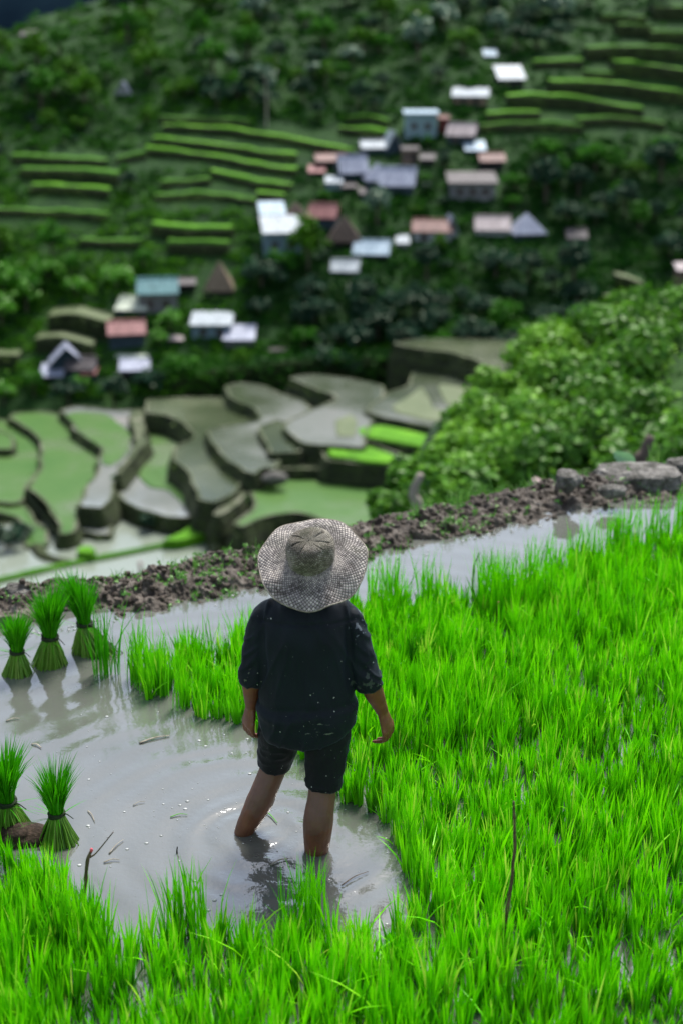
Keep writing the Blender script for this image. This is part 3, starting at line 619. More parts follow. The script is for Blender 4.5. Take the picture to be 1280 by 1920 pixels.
# shrubs on valley banks
def bush(p, rad, lm, label, group=None, leaf=.3, ncl=26, per=30, name='bush', tint0=0, cl=.34):
    r = tag(empty(name, p), label, 'bush', group)
    b = MB()
    for k in range(4): a = k * 1.6; b.tube(crv([(0, 0, -.8), (cos(a) * rad[0] * .3, sin(a) * rad[0] * .3, rad[2] * .5), (cos(a) * rad[0] * .6, sin(a) * rad[0] * .6, rad[2] * 1.1)], 6), np.linspace(.06, .02, 6) * max(rad[0], .6), 6)
    b.build('stem', BARK, r)
    b = MB(); crown(b, (0, 0, rad[2] * .8), rad, ncl, per, leaf, tint0=tint0, cl=cl); b.build('crown', lm, r, tint=True)
    return r
for (x, y, z, rr, lm, lab) in [
    (12, 1028, -52.8, 2.0, LEAF_DARK, 'dark bush against the lowest terrace wall at the left edge'),
    (40, 1010, -52.8, 1.5, LEAF_DARK, 'smaller dark bush right of the one at the left edge of the flats'),
    (220, 912, -51.3, 1.0, LEAF_MID, 'green bush on the bank between two pale ponds'),
    (282, 992, -52.7, 1.4, LEAF_DARK, 'dark round bush below the white pond'),
    (312, 988, -52.7, 1.2, LEAF_DARK, 'dark bush at the right corner below the white pond'),
    (478, 962, -51.5, 1.7, LEAF_MID, 'green mound of shrub beside the green paddy behind the hat'),
    (497, 968, -51.5, 1.2, LEAF_MID, 'low green shrub right of the mound behind the hat')]:
    bush(atz(x, y, zl(z)), (rr, rr, rr * .8), lm, lab, leaf=.5, ncl=20)
b = MB(); b.ball((0, 0, 0), (1.4, 1.0, .8), nu=20, nv=14); V, F = b.arr(); V = V * (1 + .22 * fbm(V / .8, 3, 2)[:, None])
tag(mk('boulder', V + atz(515, 897, zl(-48.6) + .2), F, ROCK, origin=atz(515, 897, zl(-48.6) + .2), smooth=True), 'dark boulder on the path between terraces, above the hat', 'boulder')
# stake in the pale flats
p = atz(264, 1074, zl(-52.8)); b = MB(); b.tube([(0, 0, -.2), (.02, 0, .5), (0, 0, .95)], [.16, .15, .13], 8); b.ball((0, 0, 1.1), (.22, .22, .2))
tag(b.build('stake', mat('stake_paint', [(.3, (.30, .16, .15)), (.7, (.4, .25, .23))], 3, .8), origin=(0, 0, 0), smooth=True), 'short pinkish stake standing in the pale flats behind the dyke', 'stake').location = p

# near thicket on the spur to the right
NB = [(1255, 640, 1.35, 30), (1130, 690, 1.3, 31), (1040, 670, .9, 31), (1200, 730, 1.3, 28), (1290, 760, 1.3, 27), (1075, 770, 1.3, 29), (965, 770, 1.0, 30), (930, 845, 1.0, 28),
      (1140, 830, 1.3, 26), (1020, 860, 1.2, 26), (1235, 845, 1.2, 24), (880, 885, .8, 26), (1100, 905, 1.2, 23), (960, 925, 1.1, 24), (800, 930, .75, 25), (850, 945, .8, 23), (1030, 640, .6, 32),
      (752, 965, .55, 24), (1290, 880, 1.1, 22), (1180, 600, .7, 33), (905, 800, .8, 29)]
NL = ['rightmost leafy green shrub at the top of the near thicket', 'broad leafy shrub near the top centre of the near thicket', 'leafy shrub at the upper left shoulder of the near thicket',
      'rounded green shrub in the heart of the near thicket', 'green shrub at the right edge, middle of the near thicket', 'full bright shrub left of centre in the near thicket', 'pale green shrub at the left edge of the near thicket',
      'fluffy shrub low on the left of the near thicket, beside the terraces', 'dark hollowed shrub above the mossy rock', 'dark shrub above the small round rock', 'shrub above the right end of the large flat rock',
      'low shrub at the lower left tip of the near thicket', 'shadowed shrub right behind the dyke, left of the large flat rock', 'low dark shrub behind the dyke in front of the thicket', 'feathery light green shrub beside the pale bare stem',
      'small shrub between the pale bare stem and the thicket', 'small bright shrub sticking out at the upper left of the near thicket', 'lowest feathery shrub right of the hat', 'shrub at the right edge just above the dyke', 'small shrub topping the near thicket', 'small light shrub in front of the green rice strips']
for (x, y, rr, Y), lab in zip(NB, NL):
    c = atY(x, y, Y); bush(c - [0, 0, rr * .8], (rr * 1.08, rr, rr), LEAF_NEAR, lab, leaf=.17, ncl=44, per=125, tint0=rng.normal(0, .13), cl=.36)
p = atY(783, 962, 20); b = MB(); b.tube(crv([p + [.05, 0, -1.5], p, p + [-.08, 0, .3], p + [.03, 0, .62]], 12), np.linspace(.11, .05, 12), 8)
tag(b.build('stump', BARK_PALE, smooth=True, origin=p), 'pale bare stem rising behind the dyke, right of the hat', 'stem')
p = atY(1005, 930, 16); b = MB(); b.tube(crv([p - [0, 0, 1.5], p, p + [.02, 0, .2]], 6), [.1, .1, .1, .095, .09, .07], 8)
tag(b.build('post', mat('post_wood', [(.3, (.30, .22, .2)), (.7, (.42, .34, .32))], 8, .9), smooth=True, origin=p), 'short pale pinkish post behind the dyke, left of the rocks', 'post')
p = atY(1195, 885, 18); b = MB(); b.tube(crv([p - [0, 0, 2.0], p, p + [.06, 0, .25], p + [.13, 0, .5]], 10), np.linspace(.12, .06, 10), 8)
tag(b.build('stump', mat('stump_bark', [(.3, (.06, .045, .036)), (.7, (.13, .10, .085))], 6, .9), smooth=True, origin=p), 'leaning brownish dead trunk behind the large flat rock', 'trunk')

# ------------------------------------------------------------------ the flooded field: dyke, water, mud
front = np.array([atz(x, y)[:2] for x, y in [(-420, 1225), (-200, 1213), (0, 1192), (110, 1180), (250, 1160), (370, 1137), (480, 1112), (600, 1092), (700, 1070), (800, 1034), (900, 1006), (1000, 984), (1130, 962), (1280, 938), (1500, 900), (1800, 860)]])
crest = [(-420, 1110), (-200, 1106), (0, 1098), (50, 1092), (110, 1108), (180, 1097), (300, 1078), (400, 1058), (480, 1042), (560, 1028), (690, 985), (800, 963), (900, 941), (1000, 920), (1060, 905), (1180, 888), (1280, 864), (1500, 815), (1800, 760)]
nu, nv = 1000, 90
FP = crv(front, nu); tn = np.gradient(FP, axis=0); tn /= np.linalg.norm(tn, axis=1)[:, None]; nrm2 = np.stack([-tn[:, 1], tn[:, 0]], 1)
# crest height from the picture, .36 m behind the water's edge
def crest_z():
    cx = np.array([c[0] for c in crest], float); cy = np.array([c[1] for c in crest], float); q = FP + nrm2 * .42; z = np.full(nu, .15)
    for it in range(4):
        P = np.column_stack([q, z]); dpt = (P - CAM) @ FW; px = 640 + FPX * P[:, 0] / dpt; py = np.interp(px, cx, cy)
        k = np.tan(PITCH + np.arctan((py - 960) / FPX)); z = H - q[:, 1] * k
    return np.maximum(z, .06)
CZ = crest_z()
pv = np.array([0, .08, .17, .27, .36, .44, .52, .62]); ph = np.array([-.1, .1, .45, .75, .92, .96, .8, .5])
vv = np.concatenate([np.linspace(-.04, .7, 72), np.linspace(.74, 2.6, 18)])
hh = np.interp(vv, pv, ph); tail = -.9 * np.clip(vv - .58, 0, 9) - .5 * np.clip(vv - .75, 0, 9)
Vd = np.zeros((nu, nv, 3)); Vd[:, :, :2] = FP[:, None] + nrm2[:, None] * vv[None, :, None]
Vd[:, :, 2] = CZ[:, None] * hh[None] - .02 + tail[None]
def dyke_disp(P):
    a = fbm(P * [9, 9, 9], 4, 21); b2 = 1 - np.abs(vnoise(P * 26, 31)); c = 1 - np.abs(vnoise(P * 55, 33))
    return .075 * a + .016 * (b2 - .6) + .009 * (c - .6) + .06 * fbm(P * 3.2, 2, 35) + .028 * fbm(P * 24, 3, 37)
ds = dyke_disp(Vd.reshape(-1, 3)).reshape(nu, nv) * (sstep(-.06, .08, vv))[None] * (.45 + .55 * sstep(.0, .2, vv))[None]
Vd[:, :, 2] += ds; Vd[:, :, 1] -= ds * .6
i, j = np.meshgrid(np.arange(nu - 1), np.arange(nv - 1), indexing='ij'); a = (i * nv + j).ravel()
tag(mk('dyke', Vd.reshape(-1, 3), np.stack([a, a + nv, a + nv + 1, a + 1], 1), MUD, smooth=True), kind='structure')
# water surface up to the dyke
def water_mat():
    m, N, L, out = nodes('muddy_water'); b = N('ShaderNodeBsdfPrincipled'); L(b.outputs[0], out.inputs[0])
    b.inputs['Roughness'].default_value = .045; b.inputs['IOR'].default_value = 2.3; b.inputs['Specular IOR Level'].default_value = .5
    tc = N('ShaderNodeTexCoord'); O = tc.outputs['Object']
    nz = N('ShaderNodeTexNoise'); nz.inputs['Scale'].default_value = 1.6; nz.inputs['Detail'].default_value = 5; L(O, nz.inputs['Vector'])
    r = ramp(N, [(.3, (.088, .093, .078)), (.7, (.125, .128, .112))]); L(nz.outputs['Fac'], r.inputs[0]); L(r.outputs[0], b.inputs['Base Color'])
    def M(op, a, b2=None):
        n = N('ShaderNodeMath', operation=op)
        for k, x in enumerate((a, b2)):
            if x is None: continue
            if isinstance(x, (int, float)): n.inputs[k].default_value = x
            else: L(x, n.inputs[k])
        return n.outputs[0]
    h = None
    wob = N('ShaderNodeTexNoise'); wob.inputs['Scale'].default_value = 3; L(O, wob.inputs['Vector'])
    for (cx, cy, k, amp, fall) in [(-.10, 4.92, 58, .6, .30), (-.40, 5.05, 52, .6, .34), (-.3, 5.0, 38, .9, 1.7)]:
        d = N('ShaderNodeVectorMath', operation='DISTANCE'); L(O, d.inputs[0]); d.inputs[1].default_value = (cx, cy, 0)
        dd = M('ADD', d.outputs['Value'], M('MULTIPLY', wob.outputs['Fac'], .09))
        w = M('MULTIPLY', M('SINE', M('MULTIPLY', dd, k)), M('MULTIPLY', M('EXPONENT', M('MULTIPLY', d.outputs['Value'], -1 / fall)), amp))
        h = w if h is None else M('ADD', h, w)
    n2 = N('ShaderNodeTexNoise'); n2.inputs['Scale'].default_value = 7; n2.inputs['Detail'].default_value = 4; L(O, n2.inputs['Vector'])
    n3 = N('ShaderNodeTexNoise'); n3.inputs['Scale'].default_value = 38; n3.inputs['Detail'].default_value = 3; L(O, n3.inputs['Vector'])
    d = N('ShaderNodeVectorMath', operation='DISTANCE'); L(O, d.inputs[0]); d.inputs[1].default_value = (-.3, 4.85, 0)
    near = M('EXPONENT', M('MULTIPLY', d.outputs['Value'], -1.5))
    h = M('ADD', h, M('MULTIPLY', n2.outputs['Fac'], .55)); h = M('ADD', h, M('MULTIPLY', n3.outputs['Fac'], M('ADD', M('MULTIPLY', near, .75), .10)))
    bp = N('ShaderNodeBump'); bp.inputs['Strength'].default_value = .5; bp.inputs['Distance'].default_value = .0065; L(h, bp.inputs['Height']); L(bp.outputs[0], b.inputs['Normal'])
    return m
edge = (FP + nrm2 * .22)[::10]; near = np.column_stack([np.linspace(edge[0, 0], edge[-1, 0], len(edge)), np.full(len(edge), 2.2)]); n = len(edge); k = np.arange(n - 1)
V = np.concatenate([np.column_stack([near, np.zeros(n)]), np.column_stack([edge, np.zeros(n)])])
tag(mk('water', V, np.stack([k, k + 1, n + k + 1, n + k], 1), water_mat()), kind='structure')
tag(mk('mud_bed', V - [0, 0, .17], np.stack([k, k + 1, n + k + 1, n + k], 1), BED), kind='structure')

# ------------------------------------------------------------------ blades
def blades(B, h, lean, w, az=None, seg=4, tint=.5, curl=1.0):
    """upright tapering leaves from points B"""
    n = len(B); az = rng.uniform(0, 2 * pi, n) if az is None else az
    h = np.broadcast_to(h, (n,)); lean = np.broadcast_to(lean, (n,)); w = np.broadcast_to(w, (n,)); tint = np.broadcast_to(tint, (n,))
    D = np.stack([np.cos(az), np.sin(az), 0 * az], 1); fa = rng.uniform(0, 2 * pi, n); Sd = np.stack([np.cos(fa), np.sin(fa), 0 * fa], 1)
    rows = []
    for q in range(seg + 1):
        s = q / seg
        C = B + D * (h * lean * (s ** 1.9))[:, None] * curl; C[:, 2] += h * s * (1 - .35 * lean * lean * s)
        ww = w * (.6 + .4 * min(1, s * 2.5)) * (1 - s ** 2.6) * .5
        if q < seg: rows += [C - Sd * ww[:, None], C + Sd * ww[:, None]]
        else: rows += [C]
    m = 2 * seg + 1; V = np.stack(rows, 1).reshape(-1, 3); b0 = np.arange(n)[:, None] * m
    Q = np.concatenate([b0 + [2 * q, 2 * q + 1, 2 * q + 3, 2 * q + 2] for q in range(seg - 1)]); T = b0 + [2 * seg - 2, 2 * seg - 1, 2 * seg]
    return V, Q, T, np.repeat(tint, m)
def inpoly(P, poly):
    x, y = P[:, 0], P[:, 1]; r = np.zeros(len(P), bool); j = len(poly) - 1
    for i in range(len(poly)):
        xi, yi = poly[i]; xj, yj = poly[j]
        r ^= ((yi > y) != (yj > y)) & (x < (xj - xi) * (y - yi) / (yj - yi + 1e-12) + xi); j = i
    return r
FIELD = [(242, 1262), (300, 1242), (380, 1228), (480, 1208), (560, 1188), (660, 1152), (740, 1140), (850, 1130), (905, 1140), (960, 1118), (1040, 1085), (1150, 1052), (1300, 1000), (1500, 940), (1750, 900), (1800, 1300), (2100, 2600), (-800, 2600), (-500, 1540), (-100, 1562), (0, 1600),
         (60, 1632), (115, 1668), (150, 1712), (205, 1752), (236, 1806), (262, 1772), (300, 1752), (400, 1757), (500, 1757), (600, 1757), (700, 1777), (792, 1704), (752, 1628), (738, 1562), (700, 1527), (640, 1505), (622, 1472), (562, 1420), (500, 1388), (460, 1364), (420, 1354), (348, 1340), (322, 1302), (290, 1314), (252, 1303)]
poly = np.array([atz(x, y)[:2] for x, y in FIELD])
sp_ = .055; gx_, gy_ = np.meshgrid(np.arange(-2.6, 4.6, sp_), np.arange(2.9, 9.4, sp_)); A = np.column_stack([gx_.ravel(), gy_.ravel()]); A = A + rng.uniform(-.5, .5, A.shape) * sp_ * 1.1
vis = np.abs(A[:, 0]) < .27 * A[:, 1] + .55
A = A[inpoly(A, poly) & vis]; Z0_ = 0 * A[:, :1]
den = fbm(np.column_stack([A * 2.0, Z0_]), 3, 50) + .8 * fbm(np.column_stack([A * 6.5, Z0_]), 2, 51); keep = rng.random(len(A)) < np.clip(1.15 + 1.2 * den, .72, 1); A = A[keep]; den = den[keep]; Z0_ = 0 * A[:, :1]
hp = .185 + .05 * fbm(np.column_stack([A * 1.7, Z0_]), 3, 52) + .06 * den.clip(-.6, .6) + rng.normal(0, .03, len(A))
per = rng.integers(13, 22, len(A)); idx = np.repeat(np.arange(len(A)), per); nb = len(idx)
oa = rng.uniform(0, 2 * pi, nb); orr = np.sqrt(rng.random(nb)); Bp = np.column_stack([A[idx, 0] + np.cos(oa) * orr * .016, A[idx, 1] + np.sin(oa) * orr * .016, np.full(nb, -.02)])
hgt = hp[idx] * rng.uniform(.6, 1.2, nb) * np.where(rng.random(nb) < .06, 1.25, 1); ln = .02 + .17 * orr * rng.uniform(.4, 1.5, nb); out_ = rng.random(nb) < .03; ln = np.where(out_, rng.uniform(.5, .95, nb), ln)
tl = rng.uniform(0, 2 * pi, len(A)); tm = np.abs(rng.normal(0, .06, len(A)))
vx = np.cos(oa) * ln + (np.cos(tl) * tm)[idx]; vy = np.sin(oa) * ln + (np.sin(tl) * tm)[idx]; ln = np.hypot(vx, vy); az = np.arctan2(vy, vx)
tt = np.clip(.5 + .2 * fbm(np.column_stack([A * 3.1, Z0_]), 2, 54)[idx] + rng.normal(0, .17, len(A))[idx] + rng.normal(0, .15, nb), 0, .95); tt = np.where(rng.random(nb) < .012, 1.0, tt)
V, Q, T, t = blades(Bp, hgt, ln, rng.uniform(.007, .0125, nb), az, 4, tt)
ex = []
def extra(pxs, n, hmin, hmax, spread, lean=.12):
    for (x, y) in pxs:
        c = atz(x, y); ex.append((np.column_stack([c[0] + rng.normal(0, spread, n), c[1] + rng.normal(0, spread, n), np.full(n, -.02)]), rng.uniform(hmin, hmax, n), np.abs(rng.normal(lean, .08, n))))
extra([(930, 1165), (915, 1150), (948, 1160), (930, 1140)], 34, .28, .47, .025)
extra([(960, 1160), (1010, 1150), (905, 1120)], 24, .26, .36, .03)
extra([(735, 1140), (810, 1150), (1040, 1085), (1150, 1040), (1165, 1050)], 26, .24, .36, .022)
extra([(255, 1275), (275, 1290), (265, 1260), (300, 1300), (340, 1325)], 26, .24, .40, .025)
extra([(700, 1150), (722, 1140), (745, 1138), (790, 1140), (812, 1142), (985, 1110), (1000, 1100), (1070, 1075), (1085, 1068), (1145, 1045), (1160, 1040), (1172, 1036), (1225, 1022), (1240, 1015), (1268, 1008), (1280, 1000)], 24, .24, .40, .022)
extra([(930, 1125), (950, 1120), (905, 1128), (1015, 1085), (1110, 1052), (1200, 1022)], 20, .24, .36, .028)
extra([(395, 1235), (450, 1215), (470, 1225), (335, 1250)], 16, .2, .34, .03)
extra([(560, 1735), (575, 1750), (590, 1738), (350, 1740), (330, 1745), (370, 1750)], 30, .25, .36, .03)
extra([(760, 1600), (775, 1640), (785, 1690), (745, 1570)], 26, .2, .32, .015)
lo_ = np.column_stack([rng.uniform(-2.6, 4.6, 60000), rng.uniform(2.9, 9.4, 60000)]); lo_ = lo_[(np.abs(lo_[:, 0]) < .27 * lo_[:, 1] + .55)]; lo_ = lo_[inpoly(lo_, poly)]; lo_ = lo_[np.min(np.abs(lo_[:, None, :] - poly[None, :]).sum(-1), axis=1) > .06]
n_ = len(lo_); ex.append((np.column_stack([lo_, np.full(n_, -.02)]), rng.uniform(.06, .14, n_), np.abs(rng.normal(.25, .2, n_)))); low_n = n_  # short filler blades, tinted dark to paint the shade between tufts
Be = np.concatenate([e[0] for e in ex]); he = np.concatenate([e[1] for e in ex]); le = np.concatenate([e[2] for e in ex]); ne = len(Be)
V2, Q2, T2, t2 = blades(Be, he, le, rng.uniform(.005, .009, ne), None, 4, np.clip(np.where(np.arange(ne) >= ne - low_n, rng.normal(.2, .15, ne), rng.normal(.42, .15, ne)), 0, .95))
tag(mk('rice_seedlings', np.concatenate([V, V2]), [np.concatenate([Q, Q2 + len(V)]), np.concatenate([T, T2 + len(V)])], GRASS, attrs={'tint': np.concatenate([t, t2])}),
    'dense bright green rice seedlings filling the flooded field', 'rice seedlings', kind='stuff')
# one thin loose tuft of tall seedlings beside the bundles
c = atz(200, 1266); n = 48
Bt = np.column_stack([c[0] + rng.normal(0, .035, n), c[1] + rng.normal(0, .03, n), np.full(n, -.02)])
V, Q, T, t = blades(Bt, rng.uniform(.24, .48, n), np.abs(rng.normal(.1, .12, n)), rng.uniform(.006, .011, n), None, 5, np.clip(rng.normal(.4, .15, n), 0, 1))
tag(mk('rice_tuft', V, [Q, T], BUNDLE, origin=c, attrs={'tint': t}), 'thin loose tuft of tall rice seedlings standing in water right of the tied bundles', 'rice tuft')

# ------------------------------------------------------------------ tied bundles of seedlings
def bundle(px, py, sc, label, lean=(0, 0), skew=0.0, nst=340, nlf=560, splay=1.0):
    c = atz(px, py); r = tag(empty('rice_bundle', c, rng.random() * .5), label, 'rice bundle', 'tied bundles of rice seedlings')
    r.scale = (sc, sc, sc * rng.uniform(.93, 1.07)); r.rotation_euler = (rng.uniform(-.09, .06), rng.uniform(-.1, .1), rng.uniform(-.35, .35)); zt = .148; L_ = np.array([lean[0], lean[1], 0])
    a = rng.uniform(0, 2 * pi, nst); q = np.sqrt(rng.random(nst)); b = MB()
    foot = np.column_stack([np.cos(a) * q * .092 * splay * rng.uniform(.8, 1.2, nst) + skew * rng.random(nst) ** 2, np.sin(a) * q * .085 * splay * rng.uniform(.8, 1.2, nst), np.full(nst, -.02) + .02 * rng.random(nst) ** 3])
    top = np.column_stack([np.cos(a) * q * .034, np.sin(a) * q * .034, np.full(nst, zt)]) + L_ * .25
    mid = foot * .5 + top * .5; mid[:, 2] = .075; mid[:, :2] = foot[:, :2] * .44 + top[:, :2] * .56 + rng.normal(0, .004, (nst, 2))
    for k in range(nst):
        b.tube([foot[k], mid[k], top[k]], [.0034, .003, .0024], 4, cap=False, a=np.clip(rng.normal(.5, .2), 0, 1))
    b.build('stems', STEM, r, tint=True)
    a = rng.uniform(0, 2 * pi, nlf); q = np.sqrt(rng.random(nlf))
    B0 = np.column_stack([np.cos(a) * q * .033, np.sin(a) * q * .033, np.full(nlf, zt - .01)]) + L_ * .25
    hg = rng.uniform(.15, .335, nlf) * (1 - .15 * q) * (1 + .10 * np.cos(a - rng.uniform(0, 6)))
    V, Q, T, t = blades(B0, hg, .04 + .40 * q * rng.uniform(.4, 1.3, nlf), rng.uniform(.005, .0085, nlf), a + rng.normal(0, .3, nlf), 4, np.clip(rng.normal(.45, .17, nlf), 0, 1))
    V = V + L_ * ((V[:, 2:] - zt) / .3).clip(0, 2) ** 1.2
    mk('leaves', V, [Q, T], BUNDLE, r, attrs={'tint': t})
    b = MB(); th = np.linspace(0, 4 * pi, 50)
    b.tube(np.column_stack([.0385 * np.cos(th), .0385 * np.sin(th), zt + .010 * np.sin(th * .5 + .4)]) + L_ * .25, .0075, 7)
    b.tube(crv([(.036, -.02, zt), (.055, -.035, zt + .012), (.085, -.03, zt - .02)], 8) + L_ * .25, np.linspace(.004, .002, 8), 5)
    b.build('tie', TIE, r, smooth=True)
    n = 16; a = rng.uniform(0, 6.28, n); V, Q, T, t = blades(np.column_stack([.03 * np.cos(a), .03 * np.sin(a), np.full(n, zt - .02)]) + L_ * .25, .16, rng.uniform(.8, 1.3, n), .005, a, 4, .5)
    V[:, 2] = zt - .02 + (V[:, 2] - zt + .02) * .3; mk('stray_leaves', V, [Q, T], BUNDLE, r, attrs={'tint': t})
    return r
bundle(34, 1262, .86, 'leftmost tied rice bundle of the three standing in water below the dyke', (.0, 0))
bundle(95, 1245, 1.0, 'tallest tied rice bundle, in the middle of the three below the dyke', (-.01, 0))
bundle(166, 1222, .98, 'tied rice bundle with stems spread to the right, next to the loose tuft', (-.03, 0), .11)
bundle(112, 1578, .80, 'lone tied rice bundle standing in the water at lower left', (.03, 0), -.03, splay=1.08)
bundle(18, 1558, 1.0, 'tied rice bundle on a muddy root lump, cut off by the left edge', (-.03, .02), .03)
c = atz(40, 1572); b = MB(); b.ball((0, 0, .0), (.12, .08, .06), nu=40, nv=24); V, F = b.arr(); V = V * (1 + .35 * fbm(V * 22, 4, 3)[:, None])
tag(mk('root_lump', V + c, F, SOIL, origin=c, smooth=True), 'brown lump of muddy roots under the bundle at the left edge', 'soil lump')

# ------------------------------------------------------------------ dyke dressing
iu = rng.integers(60, nu - 60, 1500); iv = rng.integers(2, 62, 1500); b = MB()
ico = MB().ball((0, 0, 0), (1, 1, 1), nu=7, nv=5).arr()
for k in range(1500):
    s = .004 + .022 * rng.random() ** 3; Vc = ico[0] * [1, .9, .75] * s; Vc = Vc * (1 + .4 * fbm(Vc / s * 1.3 + k, 2, 4)[:, None])
    b.add(Vc + Vd[iu[k], iv[k]] + [0, 0, s * .25], ico[1][0], ico[1][1])
tag(b.build('mud_clods', CLOD), 'loose mud clods and crumbs lying on the dyke', 'clods', kind='stuff')
n = 900; iu = rng.integers(60, nu - 60, n); pr = sstep(-.1, .35, fbm(np.column_stack([FP[iu] * 1.5, 0 * iu]), 2, 70)); iv = np.where(rng.random(n) < .45, rng.integers(40, 66, n), rng.integers(4, 40, n))
kp = rng.random(n) < .25 + .75 * pr; iu, iv = iu[kp], iv[kp]; C = Vd[iu, iv]; rp = np.repeat(np.arange(len(C)), 6); Cw = C[rp] + rng.normal(0, .016, (len(rp), 3)) * [1, 1, .4] + [0, 0, .012]
nr = unit(len(rp)) * .6 + [0, -.2, .6]; nr /= np.linalg.norm(nr, axis=1)[:, None]
V, T, t = leafquads(Cw, rng.uniform(.012, .034, len(rp)), nr, np.clip(rng.normal(.5, .2, len(rp)), 0, 1))
kb = rng.random(len(C)) < .4; Cb = np.repeat(C[kb], 4, 0); Vb, Qb, Tb, tb = blades(Cb + rng.normal(0, .008, Cb.shape), rng.uniform(.03, .10, len(Cb)), rng.uniform(.1, .6, len(Cb)), .004, None, 3, .6)
cb = np.array([Vd[np.argmin(np.abs(FP[:, 0] - atz(x, y)[0])), 40] for x, y in [(400, 1050), (115, 1100), (440, 1045), (845, 985), (160, 1095), (700, 970)]]); cb = np.repeat(cb, 7, 0)
Vc, Qc, Tc, tc_ = blades(cb + rng.normal(0, .02, cb.shape) * [1, 1, .2], rng.uniform(.05, .16, len(cb)), rng.uniform(.1, .5, len(cb)), .006, None, 3, .7)
tag(mk('dyke_weeds', np.concatenate([V, Vb, Vc]), [Qb + len(V), Qc + len(V) + len(Vb), T, Tb + len(V), Tc + len(V) + len(Vb)], WEED, attrs={'tint': np.concatenate([t, tb, tc_])}),
    'tiny weeds and grass sprouts scattered over the mud dyke', 'weeds', kind='stuff')
# taller grass on the outer side of the dyke
n = 1500; iu = rng.integers(380, 960, n); iv = rng.integers(66, 73, n); Cg = Vd[iu, iv]; Cg = Cg[(Cg[:, 0] > .5) & (Cg[:, 0] < 1.5)]
V, Q, T, t = blades(Cg - [0, 0, .03], rng.uniform(.06, .2, len(Cg)), rng.uniform(.2, .8, len(Cg)), .009, None, 4, np.clip(rng.normal(.65, .2, len(Cg)), 0, 1))
tag(mk('bank_grass', V, [Q, T], WEED, attrs={'tint': t}), 'light green grass growing on the far side of the dyke', 'grass', kind='stuff')
# rocks
def rock(px, py, Y, rad, label, seed, flat=1.0):
    c = atY(px, py, Y); b = MB(); b.ball((0, 0, 0), (1, 1, 1), nu=64, nv=40); V, F = b.arr()
    d = 1 + .30 * fbm(V * 1.5 + seed, 3, seed) + .10 * fbm(V * 4.5 + seed, 3, seed + 3) - .05 * (1 - np.abs(vnoise(V * [3, 3, 7] + seed, 8)))
    V = V * d[:, None]; V[:, 2] = np.where(V[:, 2] > .5 * flat, .5 * flat + (V[:, 2] - .5 * flat) * .35, V[:, 2])
    tag(mk('rock', V * np.array(rad) + c, F, ROCK, origin=c, smooth=True), label, 'rock')
rock(1064, 899, 9.05, (.088, .10, .085), 'small rounded mossy rock on the dyke, left of the large flat rock', 3)
rock(1192, 895, 9.45, (.33, .22, .12), 'large flat grey rock bedded in the top of the dyke at upper right', 7, .9)
rock(1146, 920, 8.98, (.10, .06, .055), 'small angular stone set in the mud just under the large flat rock', 11)
rock(1290, 872, 9.6, (.16, .12, .06), 'low brownish stone at the right edge beyond the large flat rock', 15)
rock(45, 1112, 7.42, (.13, .10, .07), 'grey crusted clod of dried mud on the dyke behind the bundles', 19)
# broad-leaved plant behind the rock
p = atY(1165, 890, 10.4); r = tag(empty('taro_plant', p), 'broad pale green leaves of a plant behind the large flat rock', 'plant'); b = MB(); sb = MB()
for (dx, dz, s, ry, tn_) in [(.05, .10, .10, .5, .9), (-.10, .03, .09, -.3, .4), (-.02, .05, .08, .1, .7), (.11, .03, .07, .8, .8)]:
    th = np.linspace(0, 2 * pi, 24, endpoint=False); rr = s * (1 - .35 * np.cos(th) ** 9) * (.75 + .25 * np.cos(th * 1 + pi))
    L0 = np.column_stack([rr * np.cos(th), np.zeros(24), rr * np.sin(th) * .72]); L0[:, 1] = .25 * L0[:, 0] ** 2 / s + .3 * L0[:, 2]
    L0 = L0 @ np.array([[cos(ry), 0, sin(ry)], [0, 1, 0], [-sin(ry), 0, cos(ry)]]).T; ctr = np.array([dx, 0, dz]); Lf = np.concatenate([L0 + ctr, [ctr + [0, .03, 0]]])
    q = MB(); kk = np.arange(24); q.add(Lf, None, np.column_stack([kk, (kk + 1) % 24, np.full(24, 24)]), tn_); q.build('leaf', LEAF_TARO, r, tint=True, smooth=True)
    sb.tube(crv([(0, 0, -.4), (dx * .6, .03, dz * .3), ctr + [0, .04, 0]], 6), .008, 6)
sb.build('stalks', mat('taro_stalk', [(.5, (.08, .2, .06))]), r)
p = atY(1226, 872, 10.0); n = 14; V, Q, T, t = blades(np.column_stack([p[0] + rng.normal(0, .03, n), p[1] + rng.normal(0, .03, n), np.full(n, p[2] - .25)]), rng.uniform(.25, .42, n), rng.uniform(.02, .3, n), .022, None, 4, .8)
tag(mk('grass_tuft', V, [Q, T], WEED, origin=p, attrs={'tint': t}), 'tuft of broad bright grass behind the right end of the large flat rock', 'grass tuft')
p = atY(1035, 905, 10.2); n = 10; V, Q, T, t = blades(np.column_stack([p[0] + rng.normal(0, .03, n), p[1] + rng.normal(0, .03, n), np.full(n, p[2] - .2)]), rng.uniform(.2, .3, n), rng.uniform(.05, .3, n), .03, None, 4, .95)
tag(mk('leafy_sprout', V, [Q, T], LEAF_TARO, origin=p, attrs={'tint': t}), 'pale leafy sprout left of the small rounded rock', 'plant')

